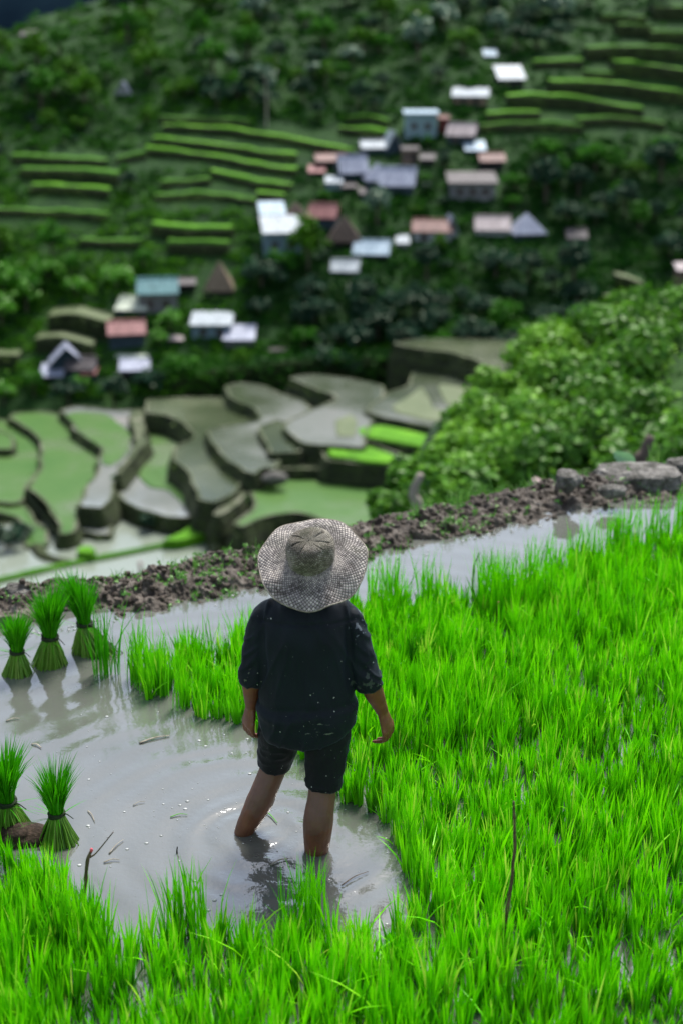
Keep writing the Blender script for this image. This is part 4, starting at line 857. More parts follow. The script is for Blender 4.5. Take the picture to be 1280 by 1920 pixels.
# ------------------------------------------------------------------ sticks, straws, foam
def stick(name, pts, r0, r1, m, label, cat, extra=None):
    P = np.array(pts); o = P[0].copy(); C = crv(P, 26); C[1:-1] += .0025 * np.column_stack([vnoise(C[1:-1] * 30, 3), vnoise(C[1:-1] * 30, 4), 0 * C[1:-1, 0]])
    b = MB(); b.tube(C, np.linspace(r0, r1, 26) * (1 + .25 * vnoise(C * 40, 6)), 8)
    if extra: extra(b)
    return tag(b.build(name, m, origin=o, smooth=True), label, cat)
g0 = atz(935, 1790); Yk = g0[1]
stick('stick', [g0, atY(945, 1740, Yk), atY(957, 1650, Yk - .02), atY(964, 1580, Yk - .02), atY(963, 1540, Yk - .03), atY(962, 1503, Yk - .05)], .0085, .004, TWIG, 'tall thin brown stick standing upright among the green seedlings on the right', 'stick')
g1 = atz(886, 1120); b1 = atY(893, 1045, g1[1])
stick('twig', [g1 - [0, 0, .02], atY(885, 1090, g1[1]), atY(889, 1058, g1[1]), atY(898, 1036, g1[1])], .006, .003, TWIG_DARK, 'thin dark bent twig standing in the water strip by the dyke', 'twig')
g2 = atz(934, 1180); stick('reed_stalk', [g2, atY(934, 1150, g2[1]), atY(933, 1128, g2[1])], .007, .006, mat('reed', [(.4, (.22, .08, .03)), (.7, (.3, .16, .07))], 20, .7), 'short reddish brown reed stalk under the tallest clump of seedlings', 'reed')
g3 = atz(158, 1700)
def fork(b): b.tube(crv([atY(170, 1607, g3[1]), atY(182, 1598, g3[1] - .01), atY(213, 1560, g3[1] - .02)], 12), np.linspace(.004, .0022, 12), 6)
o = stick('forked_twig', [g3, atY(161, 1650, g3[1]), atY(165, 1615, g3[1]), atY(171, 1597, g3[1])], .0085, .006, TWIG, 'forked brown twig with a pink bud rising from the water at lower left', 'twig', fork)
b = MB(); b.ball(atY(172, 1594, g3[1]), (.0065, .0065, .009)); V, F = b.arr(); mk('bud', V - np.array(o.location), F, BUD, o, smooth=True)
g4 = atz(334, 1600); stick('peg', [g4 - [0, 0, .01], atY(333, 1596, g4[1]), atY(333, 1588, g4[1])], .004, .0025, TWIG_DARK, 'tiny dark peg poking out of the open water', 'peg')
def straw(x0, y0, x1, y1, w, label, m=STRAW):
    a, c = atz(x0, y0, .004), atz(x1, y1, .006); mid = (a + c) / 2 + [0, .01, .003]; C = crv([a, mid, c], 10)
    b = MB(); b.tube(C, np.column_stack([np.full(10, w), np.full(10, w * .4)]) * np.linspace(1, .5, 10)[:, None], 6, ref=(0, 1, 0))
    tag(b.build('straw', m, origin=a, smooth=True), label, 'straw', 'straws floating on the water')
straw(262, 1393, 318, 1379, .008, 'double pale straw floating below the left seedling clump')
straw(12, 1352, 38, 1347, .005, 'short pale straw floating under the leftmost bundle')
straw(60, 1395, 78, 1402, .006, 'brownish straw bit floating at the left, above the lone bundle')
straw(250, 1510, 272, 1503, .003, 'thin straw floating mid-water, right of the lone bundle')
straw(205, 1600, 232, 1574, .0035, 'slanting straw floating just right of the forked twig')
straw(195, 1617, 225, 1612, .0045, 'pale straw lying beside the forked twig')
straw(508, 1622, 540, 1610, .006, 'pale straw between the two reflected legs')
straw(320, 1532, 352, 1527, .004, 'small green leaf blade floating in open water', mat('floating_leaf', [(.5, (.07, .25, .02))]))
straw(495, 1520, 520, 1543, .0045, 'green leaf blade floating between the legs', mat('floating_leaf_pale', [(.5, (.10, .26, .06))]))
straw(640, 1660, 690, 1634, .0035, 'long dark straw floating right of the standing leg', TWIG)
straw(165, 1520, 178, 1540, .003, 'curved thin straw floating right of the lone bundle top', STRAW)
fm = MB()
wat = poly
for _ in range(230):
    x, y = (rng.uniform(0, 760), rng.uniform(1290, 1740)) if rng.random() < .75 else (rng.normal(400, 130), rng.normal(1530, 50))
    p = atz(x, y, .001)
    if inpoly(p[None, :2], poly)[0] or not (3 < p[1] < 6.8): continue
    s = .0012 + .0055 * rng.random() ** 3.5; Vc = ico[0] * [s * 1.4, s * 1.2, s * .45]; fm.add(Vc + p, ico[1][0], ico[1][1])
for k in range(60, nu - 60):
    for _ in range(1):
        if rng.random() < .35 + .4 * vnoise(np.array([[FP[k, 0] * 2, 0, 0]]), 12)[0]:
            s = .002 + .007 * rng.random() ** 3; q = FP[k] - nrm2[k] * rng.uniform(-.05, .05); Vc = ico[0] * [s * 1.3, s, s * .5]; fm.add(Vc + [q[0], q[1], .002], ico[1][0], ico[1][1])
tag(fm.build('foam', FOAM, smooth=True), 'white foam bubbles and specks floating on the muddy water', 'foam', kind='stuff')

# ------------------------------------------------------------------ the farmer
def remesh(b, voxel, it=6, fac=.5):
    V, F = b.arr(); o = bpy.data.objects.new('tmp', mesh('tmp', V, F, [])); COL.objects.link(o)
    m = o.modifiers.new('r', 'REMESH'); m.mode = 'VOXEL'; m.voxel_size = voxel
    m = o.modifiers.new('s', 'SMOOTH'); m.factor = fac; m.iterations = it
    dg = bpy.context.evaluated_depsgraph_get(); dg.update(); me = o.evaluated_get(dg).to_mesh()
    n = len(me.vertices); V = np.empty(n * 3); me.vertices.foreach_get('co', V); V = V.reshape(-1, 3)
    Nn = np.empty(n * 3); me.vertices.foreach_get('normal', Nn); Nn = Nn.reshape(-1, 3)
    tot = np.empty(len(me.polygons), np.int32); me.polygons.foreach_get('loop_total', tot); lp = np.empty(len(me.loops), np.int32); me.loops.foreach_get('vertex_index', lp)
    st = np.cumsum(tot) - tot; F = [lp[st[tot == c][:, None] + np.arange(c)] for c in (3, 4) if (tot == c).any()]
    bpy.data.objects.remove(o); return V, F, Nn
PO = np.array([-.14, 5.03, 0.0])
def limb(b, pts, n=14, seg=14, ref=None):
    C = crv(np.array(pts, float), n); b.tube(C[:, :3], C[:, 3:] if C.shape[1] > 4 else C[:, 3], seg, ref)
def loft(b, secs, n=30, seg=28):
    """stack of ellipses (x, y, z, rx, ry), squarish like a torso"""
    C = crv(np.array(secs, float), n); th = np.linspace(0, 2 * pi, seg, endpoint=False); e = .82
    ct = np.sign(np.cos(th)) * np.abs(np.cos(th)) ** e; st = np.sign(np.sin(th)) * np.abs(np.sin(th)) ** e
    V = np.stack([C[:, :1] + C[:, 3:4] * ct, C[:, 1:2] + C[:, 4:5] * st, np.repeat(C[:, 2:3], seg, 1)], -1).reshape(-1, 3)
    i = np.arange(n - 1)[:, None] * seg; j = np.arange(seg)[None]; k = (j + 1) % seg
    Q = np.stack([i + j, i + k, i + seg + k, i + seg + j], -1).reshape(-1, 4)
    V = np.concatenate([V, C[:1, :3], C[-1:, :3]]); c0 = n * seg; j = np.arange(seg); k = (j + 1) % seg
    b.add(V, Q, np.concatenate([np.stack([np.full(seg, c0), k, j], 1), np.stack([np.full(seg, c0 + 1), (n - 1) * seg + j, (n - 1) * seg + k], 1)]))
HC = np.array([-.118, 5.075, 1.195]); TL = R(30)
def headM(V): c, s = cos(TL), sin(TL); return V @ np.array([[1, 0, 0], [0, c, -s], [0, s, c]])   # tipped back
def hp_(x, y, z): return HC + headM(np.array([[x, y, z]]))[0]
b = MB()
loft(b, [(-.14, 5.05, .57, .13, .10), (-.14, 5.05, .66, .155, .11), (-.14, 5.05, .78, .14, .10), (-.14, 5.05, .93, .155, .105), (-.14, 5.05, 1.0, .165, .085), (-.135, 5.055, 1.04, .11, .07), (-.13, 5.06, 1.07, .06, .06)])
limb(b, [(-.13, 5.055, 1.03, .062), (-.126, 5.065, 1.10, .054), (-.12, 5.07, 1.16, .055)])
b.ball(HC + headM(np.array([[0, 0, .02]]))[0], (.075, .095, .09), headM, 24, 16)
limb(b, [(*hp_(0, .02, -.01), .062), (*hp_(0, .045, -.07), .05), (*hp_(0, .062, -.10), .034)])
limb(b, [(*hp_(0, .09, .025), .010), (*hp_(0, .105, -.005), .013), (*hp_(0, .11, -.025), .016), (*hp_(0, .095, -.035), .012)], 8, 10)
for sx in (-1, 1):
    limb(b, [(*hp_(sx * .074, -.005, .02), .013), (*hp_(sx * .086, -.012, .005), .016), (*hp_(sx * .078, -.002, -.03), .010)], 8, 10)
    limb(b, [(*hp_(sx * .012, .098, -.055), .008), (*hp_(sx * .024, .090, -.056), .006)], 5, 8)
    limb(b, [(*hp_(sx * .016, .092, .035), .009), (*hp_(sx * .045, .082, .036), .008)], 5, 8)
# arms
AL = [(-.255, 5.055, .97, .040), (-.325, 5.045, .86, .038), (-.348, 5.035, .745, .040), (-.354, 5.045, .67, .039), (-.358, 5.06, .60, .028), (-.360, 5.07, .567, .024)]
AR = [(-.02, 5.055, .97, .040), (.052, 5.04, .86, .038), (.098, 5.025, .735, .041), (.122, 5.035, .66, .041), (.150, 5.05, .585, .030), (.163, 5.055, .552, .025)]
limb(b, AL, 22); limb(b, AR, 22)
def hand(wr, kn, sx, fing):
    """palm from wrist to knuckles; its back faces outwards and a little towards the camera; fingers close inwards"""
    wr = np.array(wr); kn = np.array(kn); d = kn - wr; d /= np.linalg.norm(d)
    sp_ = np.array([sx * .5, .87, 0]); sp_ -= d * np.dot(sp_, d); sp_ /= np.linalg.norm(sp_); cx = np.cross(sp_, d); cx *= np.sign(-sx * cx[0])
    limb(b, [(*(wr - d * .03), .022, .026), (*wr, .0195, .028), (*(wr * .5 + kn * .5), .0175, .039), (*kn, .015, .044), (*(kn + d * .008), .0105, .040)], 12, 18, ref=cx)
    for k, (yo, ln, cu) in enumerate(fing):
        r0 = kn + sp_ * yo + d * (.002 - abs(yo) * .12)
        p1 = r0 + d * ln * .46 + cx * ln * .14 * cu; p2 = p1 + d * ln * .22 * (1 - .35 * cu) + cx * ln * .34 * cu; p3 = p2 + d * ln * .10 * (1 - .5 * cu) + cx * ln * .30 * cu
        limb(b, [(*(r0 - d * .02), .0100), (*r0, .0104), (*p1, .0092), (*p2, .0082), (*p3, .0062)], 14, 10)
    t0 = wr * .72 + kn * .28 + sp_ * .026 + cx * .008; t1 = t0 + sp_ * .020 + cx * .020 + d * .026; t2 = t1 + sp_ * .004 + cx * .016 + d * .026; t3 = t2 + cx * .008 + d * .020
    limb(b, [(*t0, .017), (*t1, .0135), (*t2, .0112), (*t3, .0075)], 12, 10)
hand((.163, 5.055, .552), (.186, 5.065, .468), 1, [(-.035, .070, 1.25), (-.012, .090, 1.1), (.012, .098, 1.0), (.035, .088, .8)])
hand((-.360, 5.07, .567), (-.372, 5.07, .487), -1, [(-.035, .070, 1.1), (-.012, .090, 1.1), (.012, .098, .95), (.035, .088, .7)])
# legs and feet
LL = [(-.225, 5.05, .60, .092), (-.255, 5.09, .42, .080), (-.272, 5.11, .29, .058), (-.298, 5.095, .215, .053), (-.335, 5.072, .13, .056), (-.372, 5.058, .06, .047), (-.402, 5.05, 0, .038), (-.425, 5.05, -.08, .032), (-.43, 5.05, -.125, .034)]
LR = [(-.06, 5.04, .60, .095), (-.062, 5.01, .42, .083), (-.072, 4.985, .29, .060), (-.080, 4.96, .215, .056), (-.092, 4.935, .13, .061), (-.097, 4.925, .06, .056), (-.100, 4.92, 0, .049), (-.10, 4.93, -.08, .036), (-.10, 4.935, -.125, .036)]
limb(b, LL, 36, 18); limb(b, LR, 36, 18)
for x, y, dx in ((-.43, 5.05, -.03), (-.10, 4.935, .03)):
    limb(b, [(x, y - .04, -.13, .030, .028), (x + dx * .2, y + .05, -.125, .036, .032), (x + dx * .6, y + .13, -.138, .042, .022), (x + dx, y + .19, -.146, .034, .014)], 14, 14)
V, F, Nn = remesh(b, .0038, 5)
V = V + Nn * (.0012 * fbm(V * 45, 3, 80) + .0022 * fbm(V * 14, 2, 81))[:, None]
def skin_mat():
    m, N, L, out = nodes('skin'); p = N('ShaderNodeBsdfPrincipled'); L(p.outputs[0], out.inputs[0]); p.inputs['Roughness'].default_value = .48
    p.inputs['Subsurface Weight'].default_value = .06; p.inputs['Subsurface Radius'].default_value = (.01, .004, .002)
    tc = N('ShaderNodeTexCoord'); nz = N('ShaderNodeTexNoise'); nz.inputs['Scale'].default_value = 22; nz.inputs['Detail'].default_value = 6; L(tc.outputs['Object'], nz.inputs['Vector'])
    r = ramp(N, [(.3, (.10, .031, .013)), (.7, (.17, .056, .025))]); L(nz.outputs['Fac'], r.inputs[0])
    # a dried grey mud film on the calves, with a ragged lower edge
    sx = N('ShaderNodeSeparateXYZ'); L(tc.outputs['Object'], sx.inputs[0]); n2 = N('ShaderNodeTexNoise'); n2.inputs['Scale'].default_value = 13; n2.inputs['Detail'].default_value = 4; L(tc.outputs['Object'], n2.inputs['Vector'])
    ad = N('ShaderNodeMath', operation='MULTIPLY_ADD'); L(n2.outputs['Fac'], ad.inputs[0]); ad.inputs[1].default_value = .20; L(sx.outputs['Z'], ad.inputs[2])
    m1 = N('ShaderNodeMapRange'); m1.inputs['From Min'].default_value = .197; m1.inputs['From Max'].default_value = .203; L(ad.outputs[0], m1.inputs[0])
    m2 = N('ShaderNodeMapRange'); m2.inputs['From Min'].default_value = .36; m2.inputs['From Max'].default_value = .44; m2.inputs['To Min'].default_value = 1; m2.inputs['To Max'].default_value = 0; L(ad.outputs[0], m2.inputs[0])
    mm = N('ShaderNodeMath', operation='MULTIPLY'); L(m1.outputs[0], mm.inputs[0]); L(m2.outputs[0], mm.inputs[1]); m3 = N('ShaderNodeMath', operation='MULTIPLY'); L(mm.outputs[0], m3.inputs[0]); m3.inputs[1].default_value = .55
    mx = N('ShaderNodeMix', data_type='RGBA'); L(m3.outputs[0], mx.inputs[0]); L(r.outputs[0], mx.inputs[6]); mx.inputs[7].default_value = (.115, .06, .042, 1); L(mx.outputs[2], p.inputs['Base Color'])
    bp = N('ShaderNodeBump'); bp.inputs['Strength'].default_value = .35; bp.inputs['Distance'].default_value = .003; n4 = N('ShaderNodeTexNoise'); n4.inputs['Scale'].default_value = 70; n4.inputs['Detail'].default_value = 5; L(tc.outputs['Object'], n4.inputs['Vector'])
    L(n4.outputs['Fac'], bp.inputs['Height']); L(bp.outputs[0], p.inputs['Normal']); return m
SKIN = skin_mat()
person = tag(mk('person', V, F, SKIN, origin=PO, smooth=True), 'person in straw hat, dark shirt and shorts standing in water, back turned', 'person')
for sx in (-1, 1):
    e = MB(); e.ball(hp_(sx * .031, .082, .012), (.011, .011, .011)); V, F = e.arr(); mk('eye', V, F, mat('eye', [(.5, (.03, .02, .015))], rough=.2), person, PO, True)
e = MB(); e.ball(HC + headM(np.array([[0, -.012, .028]]))[0], (.080, .096, .092), headM, 28, 18)
V, F = e.arr(); ax = (V - HC) @ headM(np.eye(3)).T; V = V + (-.02 * sstep(.03, .06, ax[:, 1]) * (ax[:, 2] < .06))[:, None] * headM(np.array([[0, 1, 0]])) + .002 * fbm(V * 60, 3, 90)[:, None]
mk('hair', V, F, mat('hair', [(.3, (.008, .007, .006)), (.7, (.03, .027, .025))], 60, .5, stretch=(1, 1, .2)), person, PO, True)

# clothes
def cloth_mat(name, c1, c2, specks=True, seed=0):
    m, N, L, out = nodes(name); p = N('ShaderNodeBsdfPrincipled'); L(p.outputs[0], out.inputs[0]); p.inputs['Roughness'].default_value = .7; p.inputs['Specular IOR Level'].default_value = .22
    p.inputs['Sheen Weight'].default_value = .07; p.inputs['Sheen Tint'].default_value = (.5, .7, 1, 1); p.inputs['Sheen Roughness'].default_value = .4
    tc = N('ShaderNodeTexCoord'); O = tc.outputs['Object']; nz = N('ShaderNodeTexNoise'); nz.inputs['Scale'].default_value = 7; nz.inputs['Detail'].default_value = 6; L(O, nz.inputs['Vector'])
    r = ramp(N, [(.35, c1), (.7, c2)]); L(nz.outputs['Fac'], r.inputs[0]); col = r.outputs[0]
    def over(fac, c, k=.9):
        nonlocal col
        ml = N('ShaderNodeMath', operation='MULTIPLY'); L(fac, ml.inputs[0]); ml.inputs[1].default_value = k
        mx = N('ShaderNodeMix', data_type='RGBA'); L(ml.outputs[0], mx.inputs[0]); L(col, mx.inputs[6]); mx.inputs[7].default_value = c4(c); col = mx.outputs[2]
    def mul(a, b):
        q = N('ShaderNodeMath', operation='MULTIPLY'); L(a, q.inputs[0]); L(b, q.inputs[1]); return q.outputs[0]
    if specks:
        for sc, th, k in ((34, .10, .85), (75, .085, .55)):
            nv2 = N('ShaderNodeTexNoise'); nv2.inputs['Scale'].default_value = 40; L(O, nv2.inputs['Vector'])
            mxv = N('ShaderNodeMix', data_type='VECTOR'); mxv.inputs[0].default_value = .012; L(O, mxv.inputs[4]); L(nv2.outputs['Color'], mxv.inputs[5])
            vo = N('ShaderNodeTexVoronoi'); vo.inputs['Scale'].default_value = sc; L(mxv.outputs[1], vo.inputs['Vector'])
            a = N('ShaderNodeMath', operation='LESS_THAN'); L(vo.outputs['Distance'], a.inputs[0]); a.inputs[1].default_value = th
            sp = N('ShaderNodeSeparateColor'); L(vo.outputs['Color'], sp.inputs[0]); g = N('ShaderNodeMath', operation='GREATER_THAN'); L(sp.outputs[0], g.inputs[0]); g.inputs[1].default_value = .82
            over(mul(a.outputs[0], g.outputs[0]), (.36, .38, .34), k)
        # sky sheen painted on right shoulder; dried mud smears on cuffs, lower back
        for (lo, hi, c, k, sc, st) in [((.165, -.12, .90), (.24, .1, 1.0), (.12, .14, .16), .7, 34, .62), ((.17, -.15, .66), (.30, .1, .78), (.06, .075, .06), .6, 34, .56), ((-.24, -.15, .68), (-.15, .1, .79), (.13, .15, .10), .7, 30, .62), ((-.01, -.2, .515), (.12, 0, .60), (.13, .15, .12), .7, 44, .62)]:
            n5 = N('ShaderNodeTexNoise'); n5.inputs['Scale'].default_value = sc; n5.inputs['Detail'].default_value = 4; mp = N('ShaderNodeMapping'); mp.inputs['Scale'].default_value = (.45, 1, 2.2) if lo[2] < .55 else (1, 1, 1); L(O, mp.inputs[0]); L(mp.outputs[0], n5.inputs['Vector'])
            gt = N('ShaderNodeMath', operation='GREATER_THAN'); L(n5.outputs['Fac'], gt.inputs[0]); gt.inputs[1].default_value = st
            ctr = [(a + b2) / 2 for a, b2 in zip(lo, hi)]; sz = [2 / (b2 - a) for a, b2 in zip(lo, hi)]
            q = N('ShaderNodeVectorMath', operation='SUBTRACT'); L(O, q.inputs[0]); q.inputs[1].default_value = ctr; q2 = N('ShaderNodeVectorMath', operation='MULTIPLY'); L(q.outputs[0], q2.inputs[0]); q2.inputs[1].default_value = sz
            ln = N('ShaderNodeVectorMath', operation='LENGTH'); L(q2.outputs[0], ln.inputs[0]); lt = N('ShaderNodeMath', operation='LESS_THAN'); L(ln.outputs['Value'], lt.inputs[0]); lt.inputs[1].default_value = 1.0
            over(mul(gt.outputs[0], lt.outputs[0]), c, k)
    L(col, p.inputs['Base Color'])
    n4 = N('ShaderNodeTexNoise'); n4.inputs['Scale'].default_value = 160; n4.inputs['Detail'].default_value = 4; L(O, n4.inputs['Vector'])
    bp = N('ShaderNodeBump'); bp.inputs['Strength'].default_value = .3; bp.inputs['Distance'].default_value = .002; L(n4.outputs['Fac'], bp.inputs['Height']); L(bp.outputs[0], p.inputs['Normal']); return m
b = MB()
loft(b, [(-.135, 5.04, .462, .176, .128), (-.135, 5.04, .50, .189, .142), (-.135, 5.038, .57, .193, .143), (-.135, 5.04, .65, .184, .128), (-.137, 5.04, .78, .182, .122), (-.14, 5.04, .90, .186, .122), (-.14, 5.045, .98, .178, .108), (-.138, 5.05, 1.025, .145, .09), (-.132, 5.055, 1.055, .09, .075), (-.128, 5.06, 1.09, .066, .066)], 44, 36)
limb(b, [(-.24, 5.05, 1.0, .056), (-.293, 5.045, .955, .064), (-.325, 5.04, .86, .055), (-.338, 5.036, .78, .050), (-.344, 5.036, .735, .049)], 20, 20)
limb(b, [(-.04, 5.05, 1.0, .058), (.012, 5.045, .955, .066), (.055, 5.036, .86, .058), (.084, 5.03, .77, .053), (.094, 5.028, .735, .051)], 20, 20)
limb(b, [(-.340, 5.036, .765, .051), (-.344, 5.036, .745, .055), (-.346, 5.036, .712, .054), (-.346, 5.038, .690, .049)], 10, 20)
limb(b, [(.084, 5.03, .765, .053), (.093, 5.028, .74, .058), (.103, 5.03, .70, .056), (.108, 5.032, .675, .050)], 10, 20)
V, F, Nn = remesh(b, .0065, 6)
x, y, z = V.T; xr = x + .136
tors = sstep(.215, .17, np.abs(xr))
f = .009 * fbm(np.stack([x * 16, y * 9, z * 3.2], 1), 3, 60) * tors
f += .008 * (1 - np.abs(vnoise(np.stack([x * 22 + z * 7 * np.sign(xr), y * 10, z * 4], 1), 61))) ** 3 * tors
slv = 1 - tors; dz = np.where(xr > 0, z + .9 * x, z - .9 * x)
f += slv * (.010 * (1 - np.abs(vnoise(np.stack([x * 14, y * 16, dz * 34], 1), 62))) ** 2 - .003 + .005 * fbm(np.stack([x * 20, y * 20, z * 14], 1), 3, 63))
f += .007 * np.exp(-((z - .60 - .02 * np.sin(xr * 16)) / .022) ** 2) * tors - .006 * np.exp(-((z - .625 - .03 * xr) / .018) ** 2) * tors   # a fold above the hem
arm = np.exp(-((np.abs(xr) - .165 - .05 * (z - .9)) / .014) ** 2) * sstep(.70, .80, z) * sstep(1.04, .98, z) * (y < 5.04); f -= .010 * arm                # groove where sleeve meets back
f -= .004 * np.exp(-((z - .985 + .02 * np.abs(xr)) / .006) ** 2) * tors * (y < 5.05)
V = V + Nn * f[:, None]
hem = sstep(.62, .48, z) * tors; V[:, 2] += hem * (.055 * np.clip(np.abs(xr + .03) / .19, 0, 1) ** 2.2 - .008)
low = sstep(.56, .47, z) * tors; V[:, :2] += Nn[:, :2] * (.006 * np.sin(xr * 42 + 1) * low)[:, None]
SHIRT = cloth_mat('shirt_cloth', (.0016, .0045, .0070), (.0035, .008, .0125))
mk('shirt', V, F, SHIRT, person, PO, True)
b = MB()
loft(b, [(-.14, 5.045, .47, .14, .11), (-.14, 5.045, .55, .172, .125), (-.14, 5.05, .66, .165, .115), (-.14, 5.05, .72, .15, .108)], 16, 28)
limb(b, [(-.222, 5.05, .57, .100), (-.240, 5.07, .47, .092), (-.256, 5.09, .38, .082), (-.268, 5.105, .30, .071), (-.271, 5.108, .278, .069)], 22, 24)
limb(b, [(-.062, 5.04, .57, .104), (-.06, 5.02, .47, .094), (-.062, 5.0, .38, .084), (-.071, 4.982, .285, .075), (-.073, 4.978, .258, .073)], 22, 24)
V, F, Nn = remesh(b, .006, 6)
V = V + Nn * (.006 * fbm(np.stack([V[:, 0] * 18, V[:, 1] * 18, V[:, 2] * 9], 1), 3, 66) + .005 * (1 - np.abs(vnoise(np.stack([V[:, 0] * 12, V[:, 1] * 12, V[:, 2] * 26], 1), 67))) ** 3)[:, None]
mk('shorts', V, F, cloth_mat('shorts_cloth', (.0012, .0022, .003), (.003, .005, .006)), person, PO, True)

# woven hat
def hat_mat(name, c_d, c_m, c_l, moss):
    m, N, L, out = nodes(name); p = N('ShaderNodeBsdfPrincipled'); L(p.outputs[0], out.inputs[0]); p.inputs['Roughness'].default_value = .62; p.inputs['Specular IOR Level'].default_value = .35
    uv = N('ShaderNodeUVMap', uv_map='weave'); sp = N('ShaderNodeSeparateXYZ'); L(uv.outputs[0], sp.inputs[0])
    def M(op, a, b2=None):
        n = N('ShaderNodeMath', operation=op)
        for k, x in enumerate((a, b2)):
            if x is None: continue
            if isinstance(x, (int, float)): n.inputs[k].default_value = x
            else: L(x, n.inputs[k])
        return n.outputs[0]
    u, v = sp.outputs[0], sp.outputs[1]; A = M('ADD', u, v); B = M('SUBTRACT', u, v)
    fa, fb = M('FRACT', A), M('FRACT', B); ea = M('ABSOLUTE', M('SUBTRACT', fa, .5)); eb = M('ABSOLUTE', M('SUBTRACT', fb, .5))
    edge = M('MAXIMUM', ea, eb)                                     # .5 at the gaps between strips
    chk = M('MODULO', M('ADD', M('FLOOR', A), M('FLOOR', B)), 2.0)
    ht = M('SUBTRACT', 1.0, M('POWER', M('MULTIPLY', edge, 2.0), 3.0))
    cell = N('ShaderNodeCombineXYZ'); L(M('FLOOR', A), cell.inputs[0]); L(M('FLOOR', B), cell.inputs[1]); wn = N('ShaderNodeTexWhiteNoise'); L(cell.outputs[0], wn.inputs[0])
    tc = N('ShaderNodeTexCoord'); nz = N('ShaderNodeTexNoise'); nz.inputs['Scale'].default_value = 13; nz.inputs['Detail'].default_value = 6; L(tc.outputs['Object'], nz.inputs['Vector'])
    t = M('ADD', M('MULTIPLY', wn.outputs[0], .55), M('MULTIPLY', M('SUBTRACT', nz.outputs['Fac'], .5), 1.9)); t = M('ADD', t, .22)
    r = ramp(N, [(.05, c_d), (.45, c_m), (.9, c_l)]); L(t, r.inputs[0])
    gap = N('ShaderNodeMapRange'); gap.inputs['From Min'].default_value = .36; gap.inputs['From Max'].default_value = .47; L(edge, gap.inputs[0])
    mx = N('ShaderNodeMix', data_type='RGBA'); L(M('MULTIPLY', gap.outputs[0], .9), mx.inputs[0]); L(r.outputs[0], mx.inputs[6]); mx.inputs[7].default_value = (.018, .014, .011, 1)
    n2 = N('ShaderNodeTexNoise'); n2.inputs['Scale'].default_value = 9; n2.inputs['Detail'].default_value = 5; L(tc.outputs['Object'], n2.inputs['Vector'])
    g = N('ShaderNodeMapRange'); g.inputs['From Min'].default_value = .5; g.inputs['From Max'].default_value = .72; g.inputs['To Max'].default_value = moss; L(n2.outputs['Fac'], g.inputs[0])
    m2 = N('ShaderNodeMix', data_type='RGBA'); L(g.outputs[0], m2.inputs[0]); L(mx.outputs[2], m2.inputs[6]); m2.inputs[7].default_value = (.06, .075, .025, 1); L(m2.outputs[2], p.inputs['Base Color'])
    bp = N('ShaderNodeBump'); bp.inputs['Strength'].default_value = .9; bp.inputs['Distance'].default_value = .004; L(M('ADD', ht, M('MULTIPLY', chk, .25)), bp.inputs['Height']); L(bp.outputs[0], p.inputs['Normal']); return m
HB = np.array([-.114, 5.035, 1.222]); TA = R(35); ROLL = R(-3)
def hatM(V):
    c, s = cos(ROLL), sin(ROLL); V = V @ np.array([[c, 0, s], [0, 1, 0], [-s, 0, c]]).T
    c, s = cos(TA), sin(TA); return V @ np.array([[1, 0, 0], [0, c, -s], [0, s, c]]).T @ np.eye(3) * 1.0
def hatT(V):   # local hat space to world: the crown axis tips back towards the camera
    c, s = cos(TA), sin(TA); X_, Y_, Z_ = V.T
    c2, s2 = cos(ROLL), sin(ROLL); X_, Z_ = c2 * X_ + s2 * Z_, -s2 * X_ + c2 * Z_
    return np.stack([X_, Y_ * c - Z_ * s, Y_ * s + Z_ * c], 1) + HB
def revolve(name, prof, wob, m, parent, ncell, nth=180):
    prof = np.array(prof, float); P = crv(prof, 60); n = len(P); th = np.linspace(0, 2 * pi, nth, endpoint=False)
    r, z = P[:, :1], P[:, 1:2]; V = np.stack([r * np.cos(th), r * np.sin(th), z + 0 * th], -1).reshape(-1, 3); V = wob(V)
    i = np.arange(n - 1)[:, None] * nth; j = np.arange(nth)[None]; k = (j + 1) % nth; Q = np.stack([i + j, i + k, i + nth + k, i + nth + j], -1).reshape(-1, 4)
    o = mk(name, hatT(V), Q, m, parent, PO, True)
    arc = np.concatenate([[0], np.cumsum(np.linalg.norm(np.diff(P, axis=0), axis=1) / np.maximum(.5 * (P[1:, 0] + P[:-1, 0]), .03))]) * ncell / (2 * pi)
    vi = np.arange(n - 1)[:, None] + 0 * j; uj = 0 * i + j; uj2 = uj + 1; s = ncell / nth
    UV = np.stack([np.stack([uj * s, arc[vi]], -1), np.stack([uj2 * s, arc[vi]], -1), np.stack([uj2 * s, arc[vi + 1]], -1), np.stack([uj * s, arc[vi + 1]], -1)], 2).reshape(-1, 2)
    ul = o.data.uv_layers.new(name='weave'); ul.data.foreach_set('uv', UV.astype(np.float32).ravel())
    sm = o.modifiers.new('thick', 'SOLIDIFY'); sm.thickness = .004; sm.offset = 0; return o
def wob_brim(V):
    r = np.hypot(V[:, 0], V[:, 1]); a = np.arctan2(V[:, 1], V[:, 0]); w = sstep(.09, .21, r)
    V = V.copy(); V[:, 2] += w * (.010 * np.sin(2 * a + .6) + .007 * np.sin(5 * a + 2) + .004 * np.sin(9 * a)) + .004 * fbm(V * 14, 2, 95); k = 1 + w * (.018 * np.sin(3 * a + 1) + .012 * np.sin(7 * a) + .008 * fbm(np.stack([np.cos(a), np.sin(a), 0 * a], 1) * 6, 2, 96)); V[:, :2] *= k[:, None]; return V
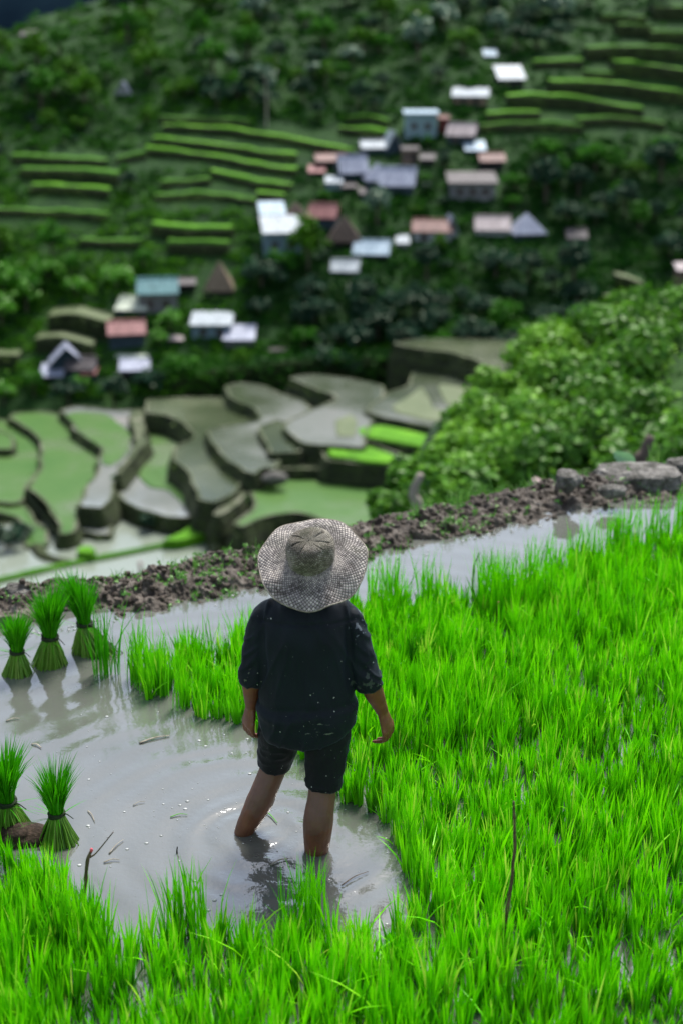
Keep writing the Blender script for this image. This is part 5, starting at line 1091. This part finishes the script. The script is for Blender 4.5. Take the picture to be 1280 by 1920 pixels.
def wob_crown(V):
    r = np.hypot(V[:, 0], V[:, 1]); a = np.arctan2(V[:, 1], V[:, 0]); V = V.copy(); top = sstep(.05, .11, V[:, 2]); pl = sstep(.085, .05, r) * sstep(.0, .02, r)
    V[:, 2] -= top * pl * .011 * (np.abs(np.sin(a * 4.5 + .4)) < .28) * (.5 + .5 * np.sin(a * 2 + 1)); V += (.005 * fbm(V * 20, 2, 97))[:, None]; V[:, :2] *= (1 + .03 * np.sin(2 * a + 1) + .02 * np.sin(3 * a))[:, None]; return V
HATM = hat_mat('woven_brim', (.10, .085, .075), (.27, .24, .22), (.54, .48, .42), .35)
HATC = hat_mat('woven_crown', (.09, .075, .05), (.21, .18, .135), (.40, .36, .29), .7)
hat = revolve('straw_hat', [(.086, .010), (.10, .002), (.13, -.008), (.16, -.016), (.185, -.025), (.2085, -.036)], wob_brim, HATM, person, 76)
cr_ = revolve('crown', [(.088, .008), (.089, .03), (.088, .06), (.083, .085), (.068, .108), (.045, .118), (.02, .119), (.002, .118)], wob_crown, HATC, hat, 46)
th = np.linspace(0, 2 * pi, 160, endpoint=False); rimV = wob_brim(np.stack([.2085 * np.cos(th), .2085 * np.sin(th), np.full(160, -.036)], 1)); q = MB(); rp_ = hatT(np.concatenate([rimV, rimV[:1]])); q.tube(rp_, .0032, 6); V, F = q.arr()
mk('rim', V, F, STRAW, hat, PO, True)

# ------------------------------------------------------------------ light, sky, camera
SUN_EL, SUN_AZ = R(58), R(20)       # azimuth from +Y towards +X
w = bpy.data.worlds.new('World'); S.world = w; w.use_nodes = True; nt = w.node_tree; nt.nodes.clear()
sky = nt.nodes.new('ShaderNodeTexSky'); sky.sky_type = 'NISHITA'; sky.sun_disc = False; sky.sun_elevation = SUN_EL; sky.sun_rotation = SUN_AZ
sky.air_density = 1.0; sky.dust_density = 2.5; sky.ozone_density = 1.0; sky.altitude = 1200
hs = nt.nodes.new('ShaderNodeHueSaturation'); hs.inputs['Saturation'].default_value = .62
bg = nt.nodes.new('ShaderNodeBackground'); bg.inputs[1].default_value = .075; ow = nt.nodes.new('ShaderNodeOutputWorld')
nt.links.new(sky.outputs[0], hs.inputs['Color']); nt.links.new(hs.outputs[0], bg.inputs[0]); nt.links.new(bg.outputs[0], ow.inputs[0])
sl = bpy.data.lights.new('sun', 'SUN'); sl.energy = 2.0; sl.angle = R(18); sl.color = (1, .97, .92); so = bpy.data.objects.new('sun', sl); COL.objects.link(so)
sd = Vector((sin(SUN_AZ) * cos(SUN_EL), cos(SUN_AZ) * cos(SUN_EL), sin(SUN_EL))); so.rotation_euler = sd.to_track_quat('Z', 'Y').to_euler(); so.location = (0, 0, 30)
cd = bpy.data.cameras.new('camera'); co = bpy.data.objects.new('camera', cd); COL.objects.link(co); S.camera = co
co.location = (0, 0, H); co.rotation_euler = (pi / 2 - PITCH, 0, 0); cd.sensor_fit = 'VERTICAL'; cd.sensor_height = 36; cd.sensor_width = 24; cd.lens = 36 * FPX / 1920
cd.clip_start = .1; cd.clip_end = 6000; cd.dof.use_dof = True; cd.dof.focus_distance = 5.9; cd.dof.aperture_fstop = 1.45
S.view_settings.view_transform = 'Standard'; S.view_settings.look = 'None'; S.view_settings.exposure = 1.75; S.view_settings.gamma = 1.0
S.cycles.use_denoising = True; S.cycles.max_bounces = 7; S.cycles.transparent_max_bounces = 4; S.cycles.sample_clamp_indirect = 4
